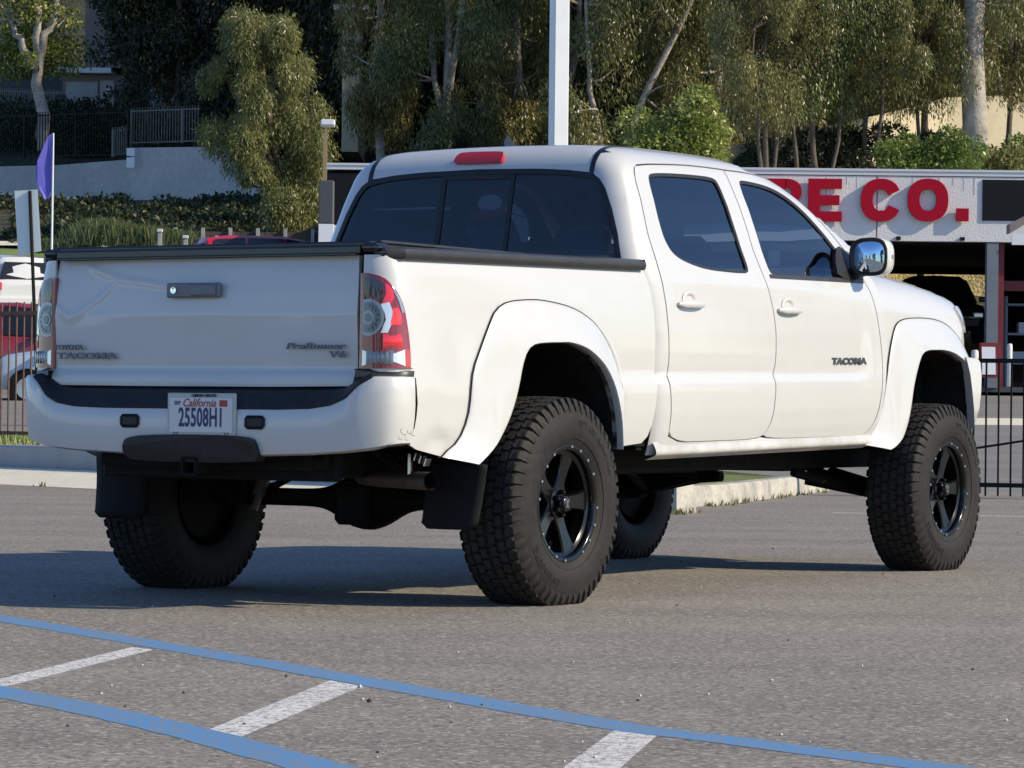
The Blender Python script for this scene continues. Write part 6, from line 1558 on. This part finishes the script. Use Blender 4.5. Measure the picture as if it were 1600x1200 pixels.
# ---------------------------------------------------------------- vehicles
def vehicle(name,label,loc,rz,col,kind='suv',cat='car',metal=0):
    L={'suv':4.7,'sedan':4.4,'pickup':5.3}[kind]; root=empty(name,loc,rz,label,cat)
    if kind=='suv': st=[(-2.35,.45,.80,.95,.0,.72),(-2.30,.35,1.0,1.05,.0,.88),(-2.2,.33,1.05,1.30,.3,.90),(-1.95,.33,1.05,1.66,.62,.91),(-1.4,.33,1.05,1.74,.66,.92),(0,.33,1.03,1.75,.67,.92),(.55,.33,1.02,1.68,.64,.92),(1.15,.33,1.02,1.10,.60,.92),(1.9,.35,.92,1.0,.5,.90),(2.25,.40,.75,.86,.4,.82),(2.35,.45,.62,.66,.3,.70)]
    elif kind=='sedan': st=[(-2.2,.40,.80,.88,.3,.70),(-2.1,.30,.92,1.0,.4,.82),(-1.5,.28,.95,1.05,.5,.86),(-.9,.28,.95,1.38,.56,.87),(-.1,.28,.93,1.44,.58,.88),(.45,.28,.92,1.36,.56,.88),(1.15,.28,.90,.98,.5,.87),(1.8,.30,.80,.88,.45,.84),(2.1,.34,.66,.72,.4,.76),(2.2,.40,.52,.55,.3,.62)]
    else: st=[(-2.65,.60,1.05,1.06,.6,.80),(-2.6,.50,1.12,1.13,.7,.90),(-1.0,.45,1.12,1.13,.7,.92),(-.95,.40,1.12,1.60,.62,.92),(-.7,.40,1.12,1.78,.66,.93),(.5,.40,1.10,1.80,.67,.93),(.8,.40,1.10,1.74,.64,.93),(1.35,.40,1.08,1.18,.6,.93),(2.3,.42,1.0,1.06,.55,.91),(2.6,.48,.85,.92,.45,.84),(2.65,.52,.70,.74,.4,.78)]
    S=np.array(st); X=np.concatenate([np.linspace(S[i,0],S[i+1,0],4,endpoint=False) for i in range(len(S)-1)]+[[S[-1,0]]]); rows=[]; 
    I=lambda k:np.interp(X,S[:,0],S[:,k])
    zb,zl,zr,wr,wb=I(1),I(2),I(3),I(4),I(5)
    for i,x in enumerate(X):
        g=zr[i]-zl[i]; rows.append([(x,0,zb[i]),(x,wb[i]*.9,zb[i]),(x,wb[i]*.985,zb[i]+.12),(x,wb[i],(zb[i]+zl[i])/2),(x,wb[i]*.985,zl[i]-.05),(x,wb[i]*.955,zl[i]),(x,(wb[i]*.93+(wr[i]-wb[i]*.93)*.5) if g>.2 else wb[i]*.8,zl[i]+g*.5),(x,max(wr[i]+.02,.1) if g>.2 else wb[i]*.6,zl[i]+g*.88),(x,wr[i]*.88 if g>.2 else wb[i]*.4,zr[i]-.01),(x,0,zr[i]+.01)])
    P=np.array(rows); PL=P[:,::-1].copy(); PL[:,:,1]*=-1; full=np.concatenate([P,PL[:,1:]],1)
    paint=mat(name+'_paint',col,.3,metal=metal,coat=1,coat_r=.03,noise=(3,.2,tuple(q*.85 for q in col)))
    b=grid_mesh('body',full[:,::-1],paint,root,angle=35)
    mb=MB(); mb.add(full[0],[tuple(range(full.shape[1]-1))]); mb.build('rear_panel',paint,b); mb=MB(); mb.add(full[-1],[tuple(range(full.shape[1]-1))[::-1]]); mb.build('front_panel',paint,b)
    gl=MB()
    def q(x,lev,s,o=.028):
        i=np.interp(x,X,np.arange(len(X))); a=int(min(len(X)-2,i)); f=i-a; r=P[a]*(1-f)+P[a+1]*f; k=int(lev); e=lev-k; pnt=r[k]*(1-e)+r[min(k+1,9)]*e
        return (pnt[0],s*(pnt[1]+o),pnt[2]+o*.5)
    x0,x1=(-1.95,.95) if kind=='suv' else ((-1.25,.85) if kind=='sedan' else (-.78,1.15))
    for s in (-1,1):
        cuts=np.linspace(x0,x1,4 if kind=='suv' else 3)
        for c in range(len(cuts)-1):
            a,e=cuts[c]+.04,cuts[c+1]-.04; f=[q(a+(.12 if c==0 else 0),7.0,s),q(a,5.15,s),q(e,5.15,s),q(e-(.35 if c==len(cuts)-2 else 0),7.0,s)]
            g=MB(); g.add(f,[(0,1,2,3)] if s<0 else [(3,2,1,0)]); g.build('side_window',M['gloss_black'],b)
    xr0,xr1=((-2.26,-2.02) if kind=='suv' else (-1.42,-.98) if kind=='sedan' else (-.99,-.93))
    g=MB(); g.add([q(xr0,5.9,-1),q(xr0,5.9,1),q(xr1,7.4,1),q(xr1,7.4,-1)],[(3,2,1,0)]); o=g.build('rear_window',M['gloss_black'],b); 
    for v in o.data.vertices: v.co.x-=.03
    xw0,xw1=(1.10,.62) if kind=='suv' else ((1.10,.52) if kind=='sedan' else (1.30,.86))
    g=MB(); g.add([q(xw0,6,-1),q(xw0,6,1),q(xw1,7.4,1),q(xw1,7.4,-1)],[(0,1,2,3)]); o=g.build('windscreen',M['gloss_black'],b)
    for v in o.data.vertices: v.co.x+=.03; v.co.z+=.03
    wx=(-1.45,1.45) if kind!='pickup' else (-1.6,1.65)
    for x in wx:
        for s in (-1,1):
            r=.36 if kind!='sedan' else .32; mb=MB(); mb.lathe([(.0,-.1),(r*.6,-.11),(r*.95,-.11),(r,-.08),(r,.08),(r*.95,.11),(r*.6,.11),(.0,.1)],24,0,c=(x,s*.80,r)); wo_=mb.build('wheel',M['rubber'],root,smooth=True)
            mb=MB(); mb.lathe([(0,s*.115),(r*.55,s*.12),(r*.6,s*.10)],16,0,c=(x,s*.80,r)); mb.build('rim',M['steel'],wo_)
    for s in (-1,1):
        xe=S[0,0]; mb=MB(); mb.box((xe+.10,s*(S[1,5]-.10),S[1,2]-.10),(.22,.22,.22),bev=.03); mb.build('tail_light',M['red'],root)
        mb=MB(); mb.box((S[-1,0]-.10,s*(S[-2,5]-.16),S[-2,2]-.06),(.20,.26,.14),bev=.03); mb.build('headlight',M['lens_white'],root)
        mb=MB(); mb.box((.95,s*1.02,S[5,2]+.10),(.12,.20,.14),bev=.03); mb.build('door_mirror',paint,root)
    mb=MB(); mb.box((S[0,0]-.03,0,.55),(.12,1.6,.20),bev=.04); mb.build('rear_bumper',paint if kind!='pickup' else M['black'],root)
    mb=MB(); mb.box((S[-1,0],0,.50),(.12,1.4,.22),bev=.04); mb.build('front_bumper',M['black'],root)
    return root
def vat(px,py,Y): p=at(px,py,Y); return (p.x,Y,p.z)
vehicle('parked_suv','white car parked uphill at the left edge, red tail light in view',vat(3,508,82.),rad(115),(.66,.66,.65))
vehicle('parked_pickup','dark red vehicle parked behind the iron fence at the left edge',vat(-12,618,62.),rad(8),(.22,.008,.014),'pickup')
vehicle('parked_car','pale blue car nosing out behind the left tail light',vat(190,640,52.),rad(184),(.42,.50,.56),'sedan')
vehicle('parked_van','bright red vehicle whose roof shows above the bed cover',vat(432,480,80.),rad(20),(.50,.012,.03),'suv')
v=vehicle('raised_suv','dark vehicle raised on the lift inside the workshop bay',vat(1462,560,SY+6.5),rad(-88),(.010,.011,.013),'suv'); v.location.z+=.35
mb=MB()
for x in (-1.6,1.6): mb.box((x,0,1.9),(.18,.2,3.8))
mb.box((0,0,.15),(3.2,.3,.12)); lf=mb.build('lift_column',E_['darkred']); lf.location=vat(1462,606,SY+6.5); tag(lf,'dark red two-post vehicle lift inside the workshop bay','lift')
q=vat(1590,500,SY+1.6); bk=empty('tyre_rack',(q[0],q[1],fl),0,'grey rack with pale boxes behind the dark red door frame','rack')
mb=MB()
for z in (.6,1.3,2.0): mb.box((.5,0,z),(1.6,.5,.05))
for x in (-.3,1.3): mb.box((x,0,1.1),(.05,.5,2.2))
mb.build('frame',E_['bluegrey'],bk)
for x,z,w_ in ((.1,.75,.5),(.7,.78,.4),(.2,1.45,.4),(.9,1.43,.5)): mb=MB(); mb.box((x,0,z),(w_,.4,.26)); mb.build('box',mat('pale_box',(.35,.36,.40),.7),bk)
# trees and a low building behind the viewer: what the paint, the glass and the mirror reflect
for i,(x,y,sc) in enumerate([(-34,-40,.5),(-22,-50,.6),(-6,-55,.7),(20,-50,.75),(40,-34,.7),(-46,-38,.5),(-15,-42,.5),(-28,-46,.45),(-40,-50,.5),(-19,-30,.5),(-25,-27,.45),(-14,-33,.4),(-31,-24,.5),(46,36,.8),(54,48,.85),(60,30,.8),(38,50,.7),(66,58,.9),(50,22,.7)]):
    o=copy_tree((ta,tb,td)[i%3]); o.location=(x,y,0); o.scale=(sc,)*3; o.rotation_euler=(0,0,i); o['group']='trees around the lot behind the viewer'; o['label']='tree standing across the lot behind the viewer'; o.name='eucalyptus_tree'
